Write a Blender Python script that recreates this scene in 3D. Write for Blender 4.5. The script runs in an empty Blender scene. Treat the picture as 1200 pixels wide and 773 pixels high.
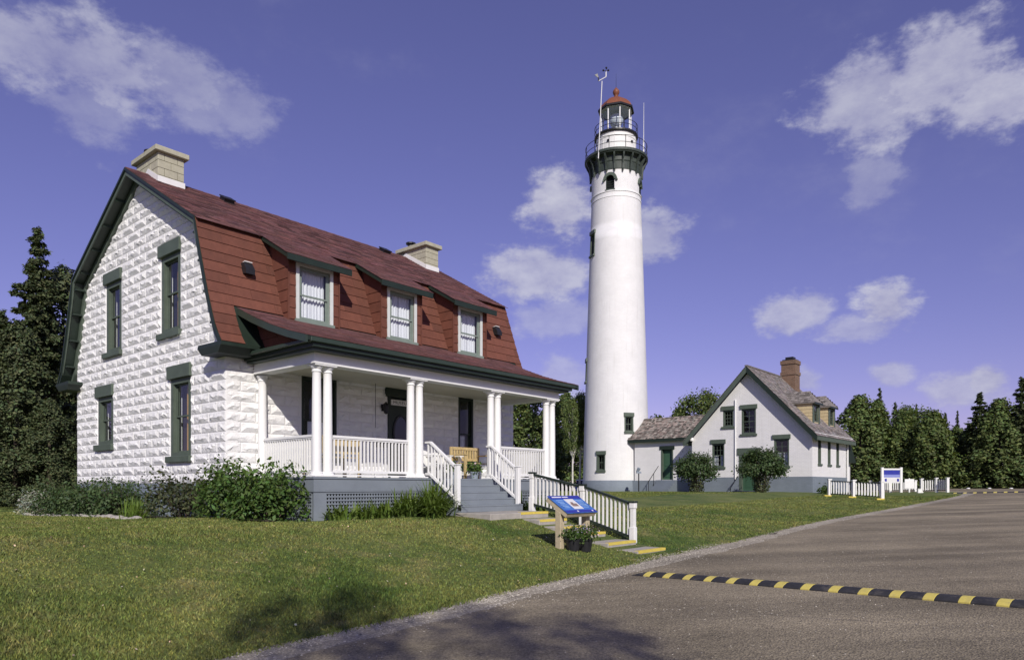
import bpy, bmesh, math, random
import numpy as np
from mathutils import Vector, Matrix
random.seed(7); RNG = np.random.default_rng(11)
R = math.radians
scene = bpy.context.scene
COL = scene.collection

# ------------------------------------------------------------------ camera, sky, sun, exposure
EYE = 1.42
cd = bpy.data.cameras.new('camera'); cam = bpy.data.objects.new('camera', cd); COL.objects.link(cam)
cd.sensor_width = 36.0; cd.lens = 836.36 / 1200 * 36; cd.shift_y = 184.0 / 1200
cd.clip_start = 0.05; cd.clip_end = 3000
cam.location = (0, 0, EYE); cam.rotation_euler = (R(90), 0, 0)
scene.camera = cam
scene.view_settings.view_transform = 'Standard'; scene.view_settings.look = 'None'
scene.view_settings.gamma = 1.0; scene.view_settings.use_curve_mapping = False
scene.view_settings.exposure = 0.0

SUN_TO = Vector((0.276, -1.219, 0.80)).normalized()
SUN_EL = math.asin(SUN_TO.z); SUN_AZ = math.atan2(SUN_TO.x, SUN_TO.y)
sd = bpy.data.lights.new('sun', 'SUN'); sd.energy = 4.3; sd.angle = R(0.53); sd.color = (1.0, 0.94, 0.86)
sun = bpy.data.objects.new('sun', sd); COL.objects.link(sun)
sun.rotation_euler = (-SUN_TO).to_track_quat('-Z', 'Y').to_euler()

def build_world():
    w = bpy.data.worlds.new('World'); scene.world = w; w.use_nodes = True
    nt = w.node_tree; N = nt.nodes; L = nt.links; N.clear()
    out = N.new('ShaderNodeOutputWorld'); bg = N.new('ShaderNodeBackground'); bg.inputs[1].default_value = 0.10
    L.new(bg.outputs[0], out.inputs[0])
    sky = N.new('ShaderNodeTexSky'); sky.sky_type = 'NISHITA'; sky.sun_disc = False
    sky.sun_elevation = SUN_EL; sky.sun_rotation = SUN_AZ; sky.altitude = 0; sky.air_density = 1.0
    sky.dust_density = 0.0; sky.ozone_density = 6.0
    gm = N.new('ShaderNodeGamma'); gm.inputs[1].default_value = .85; L.new(sky.outputs[0], gm.inputs[0])
    tint = N.new('ShaderNodeMix'); tint.data_type = 'RGBA'; tint.blend_type = 'MULTIPLY'; tint.inputs[0].default_value = 1
    L.new(gm.outputs[0], tint.inputs[6]); tint.inputs[7].default_value = (1.38, 0.86, 1.25, 1)
    tc = N.new('ShaderNodeTexCoord')
    def math_(op, a, b=None, c=None, clamp=False):
        m = N.new('ShaderNodeMath'); m.operation = op; m.use_clamp = clamp
        for i, v in enumerate((a, b, c)):
            if v is None: continue
            if isinstance(v, (int, float)): m.inputs[i].default_value = v
            else: L.new(v, m.inputs[i])
        return m.outputs[0]
    def noise(scale, detail, rough, seed=0.0):
        mp = N.new('ShaderNodeMapping'); mp.inputs['Location'].default_value = (seed, seed * .7, seed * 1.3)
        mp.inputs['Scale'].default_value = (1, 1, 1.7)
        L.new(tc.outputs['Generated'], mp.inputs[0])
        n = N.new('ShaderNodeTexNoise'); n.inputs['Scale'].default_value = scale
        n.inputs['Detail'].default_value = detail; n.inputs['Roughness'].default_value = rough
        L.new(mp.outputs[0], n.inputs['Vector']); return n.outputs['Fac']
    # separate cumulus puffs: direction of each centre (x right, y ahead, z up), half sizes, density
    puffs = [(-.62, .60, .18, .06, .6), (-.48, .575, .09, .05, .46), (-.60, .53, .07, .07, .36), (-.41, .535, .10, .045, .36),
             (.065, .395, .062, .055, .95), (.035, .30, .085, .045, .8), (.20, .352, .055, .045, .7), (.065, .235, .07, .03, .4), (.07, .15, .05, .04, .45),
             (.50, .545, .10, .08, .72), (.60, .58, .11, .08, .82), (.68, .54, .09, .06, .85), (.50, .42, .05, .05, .38),
             (.385, .237, .05, .035, .75), (.42, .25, .03, .03, .7), (.525, .252, .042, .04, .9), (.49, .222, .07, .022, .55),
             (.53, .158, .035, .026, .65), (.632, .137, .065, .035, .7), (.665, .15, .035, .03, .9), (.41, .148, .03, .025, .6), (.36, .13, .09, .02, .35),
             (-.95, .45, .12, .06, .7), (1.05, .30, .14, .06, .8), (1.3, .5, .15, .08, .6), (-1.3, .3, .2, .06, .7), (-1.9, .5, .3, .1, .6), (2.1, .4, .3, .1, .7)]
    nl = noise(10, 8, .58, 3.1); nf = noise(30, 7, .62, 8.2)
    nsum = math_('ADD', math_('MULTIPLY', nl, .6), math_('MULTIPLY', nf, .4))
    nd = math_('MULTIPLY', math_('SUBTRACT', nsum, .5), 3.1)
    total = None
    for (x, z, sx, sz, dens) in puffs:
        n_ = math.sqrt(x * x + 1 + z * z); c = (x / n_, 1 / n_, z / n_); k = 1 / n_
        v = N.new('ShaderNodeVectorMath'); v.operation = 'SUBTRACT'; L.new(tc.outputs['Generated'], v.inputs[0]); v.inputs[1].default_value = c
        v2 = N.new('ShaderNodeVectorMath'); v2.operation = 'MULTIPLY'; L.new(v.outputs[0], v2.inputs[0])
        v2.inputs[1].default_value = (1 / (sx * k), 1 / (sx * k), 1 / (sz * k))
        ln = N.new('ShaderNodeVectorMath'); ln.operation = 'LENGTH'; L.new(v2.outputs[0], ln.inputs[0])
        m = math_('ADD', math_('SUBTRACT', 1.02, ln.outputs['Value']), nd)
        mr = N.new('ShaderNodeMapRange'); mr.interpolation_type = 'SMOOTHSTEP'; L.new(m, mr.inputs[0])
        mr.inputs[1].default_value = .02; mr.inputs[2].default_value = .62; mr.inputs[3].default_value = 0; mr.inputs[4].default_value = dens
        total = mr.outputs[0] if total is None else math_('MAXIMUM', total, mr.outputs[0])
    wisp = N.new('ShaderNodeMapRange'); wisp.interpolation_type = 'SMOOTHSTEP'
    L.new(noise(3.2, 8, .62, 1.7), wisp.inputs[0]); wisp.inputs[1].default_value = .52; wisp.inputs[2].default_value = .86
    wisp.inputs[3].default_value = 0; wisp.inputs[4].default_value = .35
    total = math_('MAXIMUM', total, wisp.outputs[0])
    cc = N.new('ShaderNodeValToRGB'); L.new(nsum, cc.inputs[0])
    cc.color_ramp.elements[0].position = .38; cc.color_ramp.elements[0].color = (3.5, 3.5, 5.3, 1)
    cc.color_ramp.elements[1].position = .62; cc.color_ramp.elements[1].color = (6.0, 6.0, 7.0, 1)
    mix = N.new('ShaderNodeMix'); mix.data_type = 'RGBA'
    L.new(math_('MULTIPLY', total, .95, clamp=True), mix.inputs[0]); L.new(tint.outputs[2], mix.inputs[6]); L.new(cc.outputs[0], mix.inputs[7])
    L.new(mix.outputs[2], bg.inputs[0])
build_world()
if hasattr(scene, 'cycles'):
    scene.cycles.max_bounces = 8; scene.cycles.transparent_max_bounces = 16

# ------------------------------------------------------------------ materials
MATS = {}
def nodes_of(m):
    m.use_nodes = True; nt = m.node_tree
    return nt, nt.nodes, nt.links, nt.nodes['Principled BSDF']
def mat(name, col, rough=.6, var=.12, scale=6.0, bump=.0, bscale=40.0, dirt=None, dirt_amt=.0, metal=0, attr=False, spec=.35, coord='Object', bdist=.004):
    if name in MATS: return MATS[name]
    m = bpy.data.materials.new(name); nt, N, L, P = nodes_of(m)
    tc = N.new('ShaderNodeTexCoord')
    n = N.new('ShaderNodeTexNoise'); n.inputs['Scale'].default_value = scale; n.inputs['Detail'].default_value = 6; n.inputs['Roughness'].default_value = .62
    L.new(tc.outputs[coord], n.inputs['Vector'])
    r = N.new('ShaderNodeValToRGB'); L.new(n.outputs['Fac'], r.inputs[0])
    e = r.color_ramp.elements; e[0].position = .3; e[1].position = .72
    e[0].color = tuple(c * (1 - var) for c in col) + (1,); e[1].color = tuple(min(1, c * (1 + var)) for c in col) + (1,)
    out = r.outputs[0]
    if dirt:
        n2 = N.new('ShaderNodeTexNoise'); n2.inputs['Scale'].default_value = scale * .45; n2.inputs['Detail'].default_value = 9; n2.inputs['Roughness'].default_value = .7
        L.new(tc.outputs[coord], n2.inputs['Vector'])
        mr = N.new('ShaderNodeMapRange'); L.new(n2.outputs['Fac'], mr.inputs[0]); mr.inputs[1].default_value = .52; mr.inputs[2].default_value = .75
        mr.inputs[3].default_value = 0; mr.inputs[4].default_value = dirt_amt
        mx = N.new('ShaderNodeMix'); mx.data_type = 'RGBA'; L.new(mr.outputs[0], mx.inputs[0]); L.new(out, mx.inputs[6]); mx.inputs[7].default_value = tuple(dirt) + (1,)
        out = mx.outputs[2]
    if attr:
        a = N.new('ShaderNodeAttribute'); a.attribute_name = 'tone'
        mx = N.new('ShaderNodeMix'); mx.data_type = 'RGBA'; mx.blend_type = 'MULTIPLY'; mx.inputs[0].default_value = 1
        L.new(out, mx.inputs[6]); L.new(a.outputs['Color'], mx.inputs[7]); out = mx.outputs[2]
    L.new(out, P.inputs['Base Color'])
    P.inputs['Roughness'].default_value = rough; P.inputs['Metallic'].default_value = metal
    P.inputs['Specular IOR Level'].default_value = spec
    if bump:
        nb = N.new('ShaderNodeTexNoise'); nb.inputs['Scale'].default_value = bscale; nb.inputs['Detail'].default_value = 5
        L.new(tc.outputs[coord], nb.inputs['Vector'])
        b = N.new('ShaderNodeBump'); b.inputs['Strength'].default_value = bump; b.inputs['Distance'].default_value = bdist
        L.new(nb.outputs['Fac'], b.inputs['Height']); L.new(b.outputs[0], P.inputs['Normal'])
    MATS[name] = m; return m
def brickmat(name, c1, c2, mortar, bw, bh, rough=.7, bump=.5, msize=.012, streak=None):
    """fine brickwork too small to pick apart: procedural courses on a wall plane"""
    m = bpy.data.materials.new(name); nt, N, L, P = nodes_of(m)
    tc = N.new('ShaderNodeTexCoord'); mp = N.new('ShaderNodeMapping'); L.new(tc.outputs['UV'], mp.inputs[0])
    br = N.new('ShaderNodeTexBrick'); L.new(mp.outputs[0], br.inputs['Vector'])
    br.inputs['Color1'].default_value = tuple(c1) + (1,); br.inputs['Color2'].default_value = tuple(c2) + (1,); br.inputs['Mortar'].default_value = tuple(mortar) + (1,)
    br.inputs['Scale'].default_value = 1; br.inputs['Brick Width'].default_value = bw; br.inputs['Row Height'].default_value = bh; br.inputs['Mortar Size'].default_value = msize
    br.inputs['Mortar Smooth'].default_value = .4
    n = N.new('ShaderNodeTexNoise'); n.inputs['Scale'].default_value = 1.3; n.inputs['Detail'].default_value = 8; L.new(tc.outputs['Object'], n.inputs['Vector'])
    mr = N.new('ShaderNodeMapRange'); L.new(n.outputs['Fac'], mr.inputs[0]); mr.inputs[1].default_value = .3; mr.inputs[2].default_value = .75; mr.inputs[3].default_value = .88; mr.inputs[4].default_value = 1.03
    mx = N.new('ShaderNodeMix'); mx.data_type = 'RGBA'; mx.blend_type = 'MULTIPLY'; mx.inputs[0].default_value = 1
    L.new(br.outputs['Color'], mx.inputs[6]); L.new(mr.outputs[0], mx.inputs[7]); L.new(mx.outputs[2], P.inputs['Base Color'])
    if streak:
        mr.inputs[3].default_value = .95
        mp2 = N.new('ShaderNodeMapping'); mp2.inputs['Scale'].default_value = (2.2, .16, 1); L.new(tc.outputs['UV'], mp2.inputs[0])
        n4 = N.new('ShaderNodeTexNoise'); n4.inputs['Scale'].default_value = 2.0; n4.inputs['Detail'].default_value = 7; n4.inputs['Roughness'].default_value = .65; L.new(mp2.outputs[0], n4.inputs['Vector'])
        mr4 = N.new('ShaderNodeMapRange'); L.new(n4.outputs['Fac'], mr4.inputs[0]); mr4.inputs[1].default_value = .56; mr4.inputs[2].default_value = .80; mr4.inputs[3].default_value = 0; mr4.inputs[4].default_value = .45
        n5 = N.new('ShaderNodeTexNoise'); n5.inputs['Scale'].default_value = 3.0; n5.inputs['Detail'].default_value = 9; n5.inputs['Roughness'].default_value = .75; L.new(tc.outputs['Object'], n5.inputs['Vector'])
        mr5 = N.new('ShaderNodeMapRange'); L.new(n5.outputs['Fac'], mr5.inputs[0]); mr5.inputs[1].default_value = .62; mr5.inputs[2].default_value = .72; mr5.inputs[3].default_value = 0; mr5.inputs[4].default_value = .30
        mxx = N.new('ShaderNodeMath'); mxx.operation = 'MAXIMUM'; L.new(mr4.outputs[0], mxx.inputs[0]); L.new(mr5.outputs[0], mxx.inputs[1])
        ms = N.new('ShaderNodeMix'); ms.data_type = 'RGBA'; L.new(mxx.outputs[0], ms.inputs[0]); L.new(mx.outputs[2], ms.inputs[6]); ms.inputs[7].default_value = tuple(streak) + (1,); L.new(ms.outputs[2], P.inputs['Base Color'])
    P.inputs['Roughness'].default_value = rough; P.inputs['Specular IOR Level'].default_value = .25
    n3 = N.new('ShaderNodeTexNoise'); n3.inputs['Scale'].default_value = 30; L.new(tc.outputs['Object'], n3.inputs['Vector'])
    ad = N.new('ShaderNodeMath'); ad.operation = 'MULTIPLY_ADD'; L.new(n3.outputs['Fac'], ad.inputs[0]); ad.inputs[1].default_value = .35
    inv = N.new('ShaderNodeMath'); inv.operation = 'SUBTRACT'; inv.inputs[0].default_value = 1; L.new(br.outputs['Fac'], inv.inputs[1]); L.new(inv.outputs[0], ad.inputs[2])
    b = N.new('ShaderNodeBump'); b.inputs['Strength'].default_value = bump; b.inputs['Distance'].default_value = .008; L.new(ad.outputs[0], b.inputs['Height']); L.new(b.outputs[0], P.inputs['Normal'])
    MATS[name] = m; return m
def foliage(name, col, trans=.3, rough=.55):
    m = bpy.data.materials.new(name); nt, N, L, P = nodes_of(m)
    a = N.new('ShaderNodeAttribute'); a.attribute_name = 'tone'
    mx = N.new('ShaderNodeMix'); mx.data_type = 'RGBA'; mx.blend_type = 'MULTIPLY'; mx.inputs[0].default_value = 1
    mx.inputs[6].default_value = tuple(col) + (1,); L.new(a.outputs['Color'], mx.inputs[7])
    L.new(mx.outputs[2], P.inputs['Base Color']); P.inputs['Roughness'].default_value = rough; P.inputs['Specular IOR Level'].default_value = .25
    t = N.new('ShaderNodeBsdfTranslucent'); hs = N.new('ShaderNodeMix'); hs.data_type = 'RGBA'; hs.blend_type = 'MULTIPLY'; hs.inputs[0].default_value = 1
    L.new(mx.outputs[2], hs.inputs[6]); hs.inputs[7].default_value = (1.5, 1.5, .6, 1); L.new(hs.outputs[2], t.inputs[0])
    s = N.new('ShaderNodeMixShader'); s.inputs[0].default_value = trans
    L.new(P.outputs[0], s.inputs[1]); L.new(t.outputs[0], s.inputs[2]); L.new(s.outputs[0], N['Material Output'].inputs[0])
    MATS[name] = m; return m
def glassmat(name, tint=(.92, .95, .97), mirror=.12):
    m = bpy.data.materials.new(name); nt, N, L, P = nodes_of(m)
    tr = N.new('ShaderNodeBsdfTransparent'); tr.inputs[0].default_value = tuple(tint) + (1,)
    gl = N.new('ShaderNodeBsdfGlossy'); gl.inputs['Roughness'].default_value = .015
    lw = N.new('ShaderNodeLayerWeight'); lw.inputs[0].default_value = .5; fr = N.new('ShaderNodeMath'); fr.operation = 'POWER'; L.new(lw.outputs['Facing'], fr.inputs[0]); fr.inputs[1].default_value = 4.5
    ad = N.new('ShaderNodeMath'); ad.operation = 'ADD'; ad.use_clamp = True; L.new(fr.outputs[0], ad.inputs[0]); ad.inputs[1].default_value = mirror
    s = N.new('ShaderNodeMixShader'); L.new(ad.outputs[0], s.inputs[0]); L.new(tr.outputs[0], s.inputs[1]); L.new(gl.outputs[0], s.inputs[2])
    L.new(s.outputs[0], N['Material Output'].inputs[0]); MATS[name] = m; return m

M_block = mat('white_painted_block', (.79, .785, .77), .6, .05, 3, .8, 34, (.52, .51, .48), .22, bdist=.010)
M_white = mat('white_paint', (.80, .80, .78), .45, .03, 5, .08, 30, (.6, .6, .56), .12)
M_fence = mat('weathered_white_paint', (.76, .76, .73), .55, .05, 8, .15, 40, (.5, .49, .45), .25)
M_green = mat('green_trim_paint', (.083, .108, .082), .55, .14, 4, .12, 50, (.13, .15, .13), .4)
M_dgreen = mat('dark_green_paint_and_shade', (.018, .029, .021), .45, .15, 5, .1, 50)  # dark green trim; also carries painted shade on gable soffit and keeper's right rake
M_grey = mat('grey_blue_paint', (.195, .222, .25), .55, .07, 3, .15, 40, (.30, .33, .35), .25)
M_found = mat('grey_foundation_paint', (.23, .27, .32), .65, .08, 3, .3, 30, (.35, .37, .38), .25)
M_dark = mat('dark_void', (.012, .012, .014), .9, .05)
M_black = mat('black_metal', (.018, .018, .02), .4, .2, 20, .1)
M_shing = mat('maroon_shingle', (.135, .062, .058), .85, .3, 9, .9, 160, (.19, .10, .085), .55, attr=True)
M_lshing = mat('brick_red_siding_shingle', (.150, .054, .034), .75, .16, 5, .0, 120, (.105, .036, .024), .6, attr=True)
def add_grooves(m, scale, strength, axis=0):
    nt = m.node_tree; N, L = nt.nodes, nt.links; P = N['Principled BSDF']; tc = N.new('ShaderNodeTexCoord')
    wv = N.new('ShaderNodeTexWave'); wv.wave_type = 'BANDS'; wv.bands_direction = 'XYZ'[axis]; wv.inputs['Scale'].default_value = scale; wv.inputs['Distortion'].default_value = 1.2
    wv.inputs['Detail'].default_value = 3; wv.inputs['Detail Scale'].default_value = 2
    L.new(tc.outputs['Object'], wv.inputs[0]); b = N.new('ShaderNodeBump'); b.inputs['Strength'].default_value = strength; b.inputs['Distance'].default_value = .006
    L.new(wv.outputs['Fac'], b.inputs['Height']); L.new(b.outputs[0], P.inputs['Normal'])
add_grooves(M_lshing, 11, .55)
M_cstone = mat('buff_stone', (.40, .385, .29), .85, .12, 8, .5, 60, (.25, .24, .2), .35)
M_flash = mat('white_metal_flashing', (.74, .74, .72), .4, .04)
M_cream = mat('cream_porch_ceiling', (.56, .54, .42), .6, .05)
M_conc = mat('weathered_concrete', (.36, .335, .30), .9, .16, 5, .6, 60, (.2, .19, .16), .45)
M_yellow = mat('yellow_safety_paint', (.62, .49, .09), .7, .12, 14, .3, 80, (.4, .36, .2), .4)
M_wood = mat('pale_treated_wood', (.46, .39, .26), .75, .14, 9, .3, 60, (.34, .27, .17), .4)
M_pine = mat('varnished_pine', (.50, .38, .18), .5, .2, 12, .15, 50)
M_ochre = mat('ochre_curtain', (.42, .25, .07), .9, .2, 6)
M_lace = mat('white_lace_curtain', (.74, .74, .75), .95, .06, 30)
M_glass = glassmat('window_glass', mirror=.07)
M_lglass = glassmat('lantern_glass', (.86, .9, .93), .06)
M_cedar = mat('weathered_cedar_shingle', (.20, .18, .165), .9, .3, 7, .8, 90, (.33, .30, .27), .6, attr=True)
M_tan = mat('tan_wood_shingle', (.50, .41, .24), .8, .12, 9, .4, 60, (.33, .27, .16), .4)
M_redroof = mat('red_lantern_roof', (.21, .075, .038), .5, .15, 4, .1, 40, (.14, .05, .04), .4)
M_bark = mat('bark', (.085, .065, .05), .95, .35, 12, .9, 30)
M_birch = mat('birch_bark', (.62, .60, .55), .85, .12, 10, .4, 30, (.06, .055, .05), .9)
M_soil = mat('bed_soil', (.07, .055, .042), .95, .3, 8, .8, 30)
M_keep = brickmat('white_painted_brick', (.80, .79, .775), (.76, .75, .735), (.68, .67, .66), .21, .075, .65, .5, .010, streak=(.58, .56, .52))
M_keepg = brickmat('grey_painted_brick', (.215, .25, .29), (.195, .23, .265), (.18, .21, .245), .21, .075, .65, .4, .008)
M_brick = brickmat('red_brick', (.20, .115, .072), (.14, .08, .052), (.23, .19, .145), .21, .075, .85, .5, .011)
M_tower = brickmat('white_tower_brick', (.775, .772, .757), (.745, .742, .727), (.70, .70, .69), .24, .085, .6, .5, .009, streak=(.52, .50, .46))

# ------------------------------------------------------------------ geometry helpers
class G:
    """collects faces; build() links them as ONE mesh object"""
    def __init__(s): s.v = []; s.f = []; s.t = []
    def add(s, vs, fs):
        o = len(s.v); s.v += [tuple(p) for p in vs]; s.f += [tuple(i + o for i in f) for f in fs]; return s
    def box(s, x0, x1, y0, y1, z0, z1, F=None):
        vs = [(x, y, z) for z in (z0, z1) for y in (y0, y1) for x in (x0, x1)]
        if F: vs = [F(*p) for p in vs]
        return s.add(vs, [(0, 2, 3, 1), (4, 5, 7, 6), (0, 1, 5, 4), (2, 6, 7, 3), (0, 4, 6, 2), (1, 3, 7, 5)])
    def hexa(s, lo, hi):
        return s.add(list(lo) + list(hi), [(3, 2, 1, 0), (4, 5, 6, 7), (0, 1, 5, 4), (1, 2, 6, 5), (2, 3, 7, 6), (3, 0, 4, 7)])
    def prism(s, poly, d0, d1, F):
        n = len(poly); vs = [F(a, b, d0) for a, b in poly] + [F(a, b, d1) for a, b in poly]
        return s.add(vs, [tuple(range(n - 1, -1, -1)), tuple(range(n, 2 * n))] + [(i, (i + 1) % n, n + (i + 1) % n, n + i) for i in range(n)])
    def tube(s, p, q, r0, r1=None, n=8, caps=True):
        r1 = r0 if r1 is None else r1; p, q = Vector(p), Vector(q); d = (q - p).normalized()
        a = d.orthogonal().normalized(); b = d.cross(a)
        vs = [p + (a * math.cos(2 * math.pi * i / n) + b * math.sin(2 * math.pi * i / n)) * r0 for i in range(n)] + \
             [q + (a * math.cos(2 * math.pi * i / n) + b * math.sin(2 * math.pi * i / n)) * r1 for i in range(n)]
        fs = [(i, (i + 1) % n, n + (i + 1) % n, n + i) for i in range(n)]
        if caps: fs += [tuple(range(n - 1, -1, -1)), tuple(range(n, 2 * n))]
        return s.add(vs, fs)
    def bar(s, p, q, w, h, up=(0, 0, 1)):
        p, q = Vector(p), Vector(q); d = (q - p).normalized(); x = d.cross(Vector(up)).normalized() * (w / 2); y = x.cross(d).normalized() * (h / 2)
        return s.hexa([p - x - y, p + x - y, p + x + y, p - x + y], [q - x - y, q + x - y, q + x + y, q - x + y])
    def lathe(s, prof, n=24, c=(0, 0, 0), a0=0.0, a1=2 * math.pi, caps=True):
        full = abs(a1 - a0 - 2 * math.pi) < 1e-6; m = n if full else n + 1
        vs = [(c[0] + r * math.cos(a0 + (a1 - a0) * i / n), c[1] + r * math.sin(a0 + (a1 - a0) * i / n), c[2] + z) for r, z in prof for i in range(m)]
        fs = []
        for k in range(len(prof) - 1):
            for i in range(n):
                j = (i + 1) % m; fs.append((k * m + i, k * m + j, (k + 1) * m + j, (k + 1) * m + i))
        if full and caps:
            fs.append(tuple(range(m - 1, -1, -1))); fs.append(tuple((len(prof) - 1) * m + i for i in range(m)))
        return s.add(vs, fs)
    def build(s, name, m, parent=None, smooth=False, tone=None, bevel=0, mats=None, fix=True):
        me = bpy.data.meshes.new(name); me.from_pydata(s.v, [], s.f)
        if fix:
            bm = bmesh.new(); bm.from_mesh(me); bmesh.ops.recalc_face_normals(bm, faces=bm.faces)
            if bevel: bmesh.ops.bevel(bm, geom=list(bm.edges), offset=bevel, segments=1, affect='EDGES', clamp_overlap=True)
            bm.to_mesh(me); bm.free()
        return link(name, me, m, parent, smooth, tone)
def link(name, me, m, parent=None, smooth=False, tone=None):
    if m and not me.materials: me.materials.append(m)
    if smooth: me.polygons.foreach_set('use_smooth', [True] * len(me.polygons))
    if tone is not None: set_tone(me, tone)
    o = bpy.data.objects.new(name, me); COL.objects.link(o)
    if parent: o.parent = parent
    return o
def set_tone(me, tones):
    """a flat colour factor per face, stored on the face corners"""
    a = me.color_attributes.new('tone', 'FLOAT_COLOR', 'CORNER')
    cnt = np.zeros(len(me.polygons), int); me.polygons.foreach_get('loop_total', cnt)
    t = np.asarray(tones, float)
    if t.ndim == 1: t = np.stack([t, t, t], 1)
    c = np.concatenate([t, np.ones((len(t), 1))], 1); a.data.foreach_set('color', np.repeat(c, cnt, 0).ravel())
def uv_wall(o, F=None):
    """wall UV in metres: along the wall / up"""
    me = o.data; uv = me.uv_layers.new(name='UV'); co = [v.co for v in me.vertices]
    for p in me.polygons:
        n = p.normal
        for li in p.loop_indices:
            c = co[me.loops[li].vertex_index]
            uv.data[li].uv = (c.y if abs(n.x) > abs(n.y) else c.x, c.z if abs(n.z) < .8 else c.y)
def tag(o, label, cat, group=None):
    o['label'] = label; o['category'] = cat
    if group: o['group'] = group
    return o
def thing(name, label, cat, loc=(0, 0, 0), rotz=0, group=None):
    o = bpy.data.objects.new(name, None); COL.objects.link(o); o.location = loc; o.rotation_euler = (0, 0, rotz); o.empty_display_size = .2
    return tag(o, label, cat, group)
def copy_tree(o, parent=None):
    c = o.copy(); COL.objects.link(c); c.parent = parent
    for ch in o.children: copy_tree(ch, c)
    return c
def subtract(rng, cuts):
    segs = [rng]
    for a, b in cuts:
        ns = []
        for s0, s1 in segs:
            if b <= s0 or a >= s1: ns.append((s0, s1))
            else:
                if a > s0: ns.append((s0, a))
                if b < s1: ns.append((b, s1))
        segs = ns
    return [s for s in segs if s[1] - s[0] > 1e-3]
def wall(g, F, lim, h0, h1, holes, o0, o1, extra=()):
    """wall slab with openings; lim(h)->(a0,a1); rows split at every opening edge"""
    hs = sorted({h0, h1, *extra, *[h for q in holes for h in q[2:4] if h0 < h < h1]})
    for z0, z1 in zip(hs[:-1], hs[1:]):
        zm = (z0 + z1) / 2; (l0, r0), (l1, r1) = lim(z0), lim(z1)
        cuts = [(q[0], q[1]) for q in holes if q[2] < zm < q[3]]
        for a, b in subtract((min(l0, l1) - .0, max(r0, r1) + .0), cuts):
            A0, A1 = (l0, l1) if abs(a - min(l0, l1)) < 1e-6 else (a, a); B0, B1 = (r0, r1) if abs(b - max(r0, r1)) < 1e-6 else (b, b)
            g.hexa([F(A0, z0, o0), F(B0, z0, o0), F(B0, z0, o1), F(A0, z0, o1)], [F(A1, z1, o0), F(B1, z1, o0), F(B1, z1, o1), F(A1, z1, o1)])
    return g
U3 = Vector((.6478, .7618, 0)); V3 = Vector((-.7618, .6478, 0)); HROT = math.atan2(.7618, .6478)
FG = lambda a, h, o: (-o, a, h)       # gable plane: along v, up, outwards
FF = lambda a, h, o: (a, -o, h)       # front plane: along u, up, outwards

def window(parent, F, a0, a1, h0, h1, depth=.10, fw=.06, rail=.5, bars=(0, 0), mats=(None, None), curtain=None, name='window', label=None):
    """sash window standing in a real opening: frame (part) with sashes, panes, curtain as sub-parts"""
    mf, ms = mats[0] or M_green, mats[1] or M_green
    g = G(); o1 = -.015; o0 = -depth - .04
    FB = lambda x0, x1, z0, z1, p0, p1: g.box(x0, x1, z0, z1, p0, p1, lambda a, h, o: F(a, h, o))
    FB(a0, a0 + fw, h0, h1, o0, o1); FB(a1 - fw, a1, h0, h1, o0, o1); FB(a0 + fw, a1 - fw, h1 - fw, h1, o0, o1); FB(a0 + fw, a1 - fw, h0, h0 + fw * .8, o0, o1 + .01)
    fr = g.build(name, mf, parent)
    if label: fr['label'] = label
    hm = h0 + (h1 - h0) * rail; s = .035
    for z0, z1, od in ((h0 + fw * .8, hm + .02, -depth + .01), (hm - .02, h1 - fw, -depth + .035)):
        g = G(); x0, x1 = a0 + fw, a1 - fw
        FB(x0, x0 + s, z0, z1, od - .02, od); FB(x1 - s, x1, z0, z1, od - .02, od); FB(x0 + s, x1 - s, z1 - s, z1, od - .02, od); FB(x0 + s, x1 - s, z0, z0 + s, od - .02, od)
        nb, mb = bars
        for i in range(nb): xx = x0 + (x1 - x0) * (i + 1) / (nb + 1); FB(xx - .011, xx + .011, z0 + s, z1 - s, od - .016, od - .003)
        for i in range(mb): zz = z0 + (z1 - z0) * (i + 1) / (mb + 1); FB(x0 + s, x1 - s, zz - .011, zz + .011, od - .016, od - .003)
        g.build('sash', ms, fr)
        g = G().add([F(x0 + s * .5, z0 + s * .5, od - .012), F(x1 - s * .5, z0 + s * .5, od - .012), F(x1 - s * .5, z1 - s * .5, od - .012), F(x0 + s * .5, z1 - s * .5, od - .012)], [(0, 1, 2, 3)])
        g.build('pane', M_glass, fr)
    if curtain:
        mc, parts = curtain
        for c0, c1, z0, z1 in parts:
            g = G(); n = 26; x0 = a0 + (a1 - a0) * c0; x1 = a0 + (a1 - a0) * c1; b0 = h0 + (h1 - h0) * z0; b1 = h0 + (h1 - h0) * z1
            vs = []; ph = random.uniform(0, 6)
            for i in range(n + 1):
                t = i / n; xx = x0 + (x1 - x0) * t; dd = -depth - .09 + .018 * math.sin(t * (23 + ph) + ph * 3) * (.4 + t * (1 - t) * 3) + .010 * math.sin(t * 57 + ph * 7)
                vs += [F(xx, b0 + .012 * math.sin(t * 40), dd), F(xx, b1, dd)]
            g.add(vs, [(2 * i, 2 * i + 2, 2 * i + 3, 2 * i + 1) for i in range(n)]); g.build('curtain', mc, fr, smooth=True, fix=False)
    return fr

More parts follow.
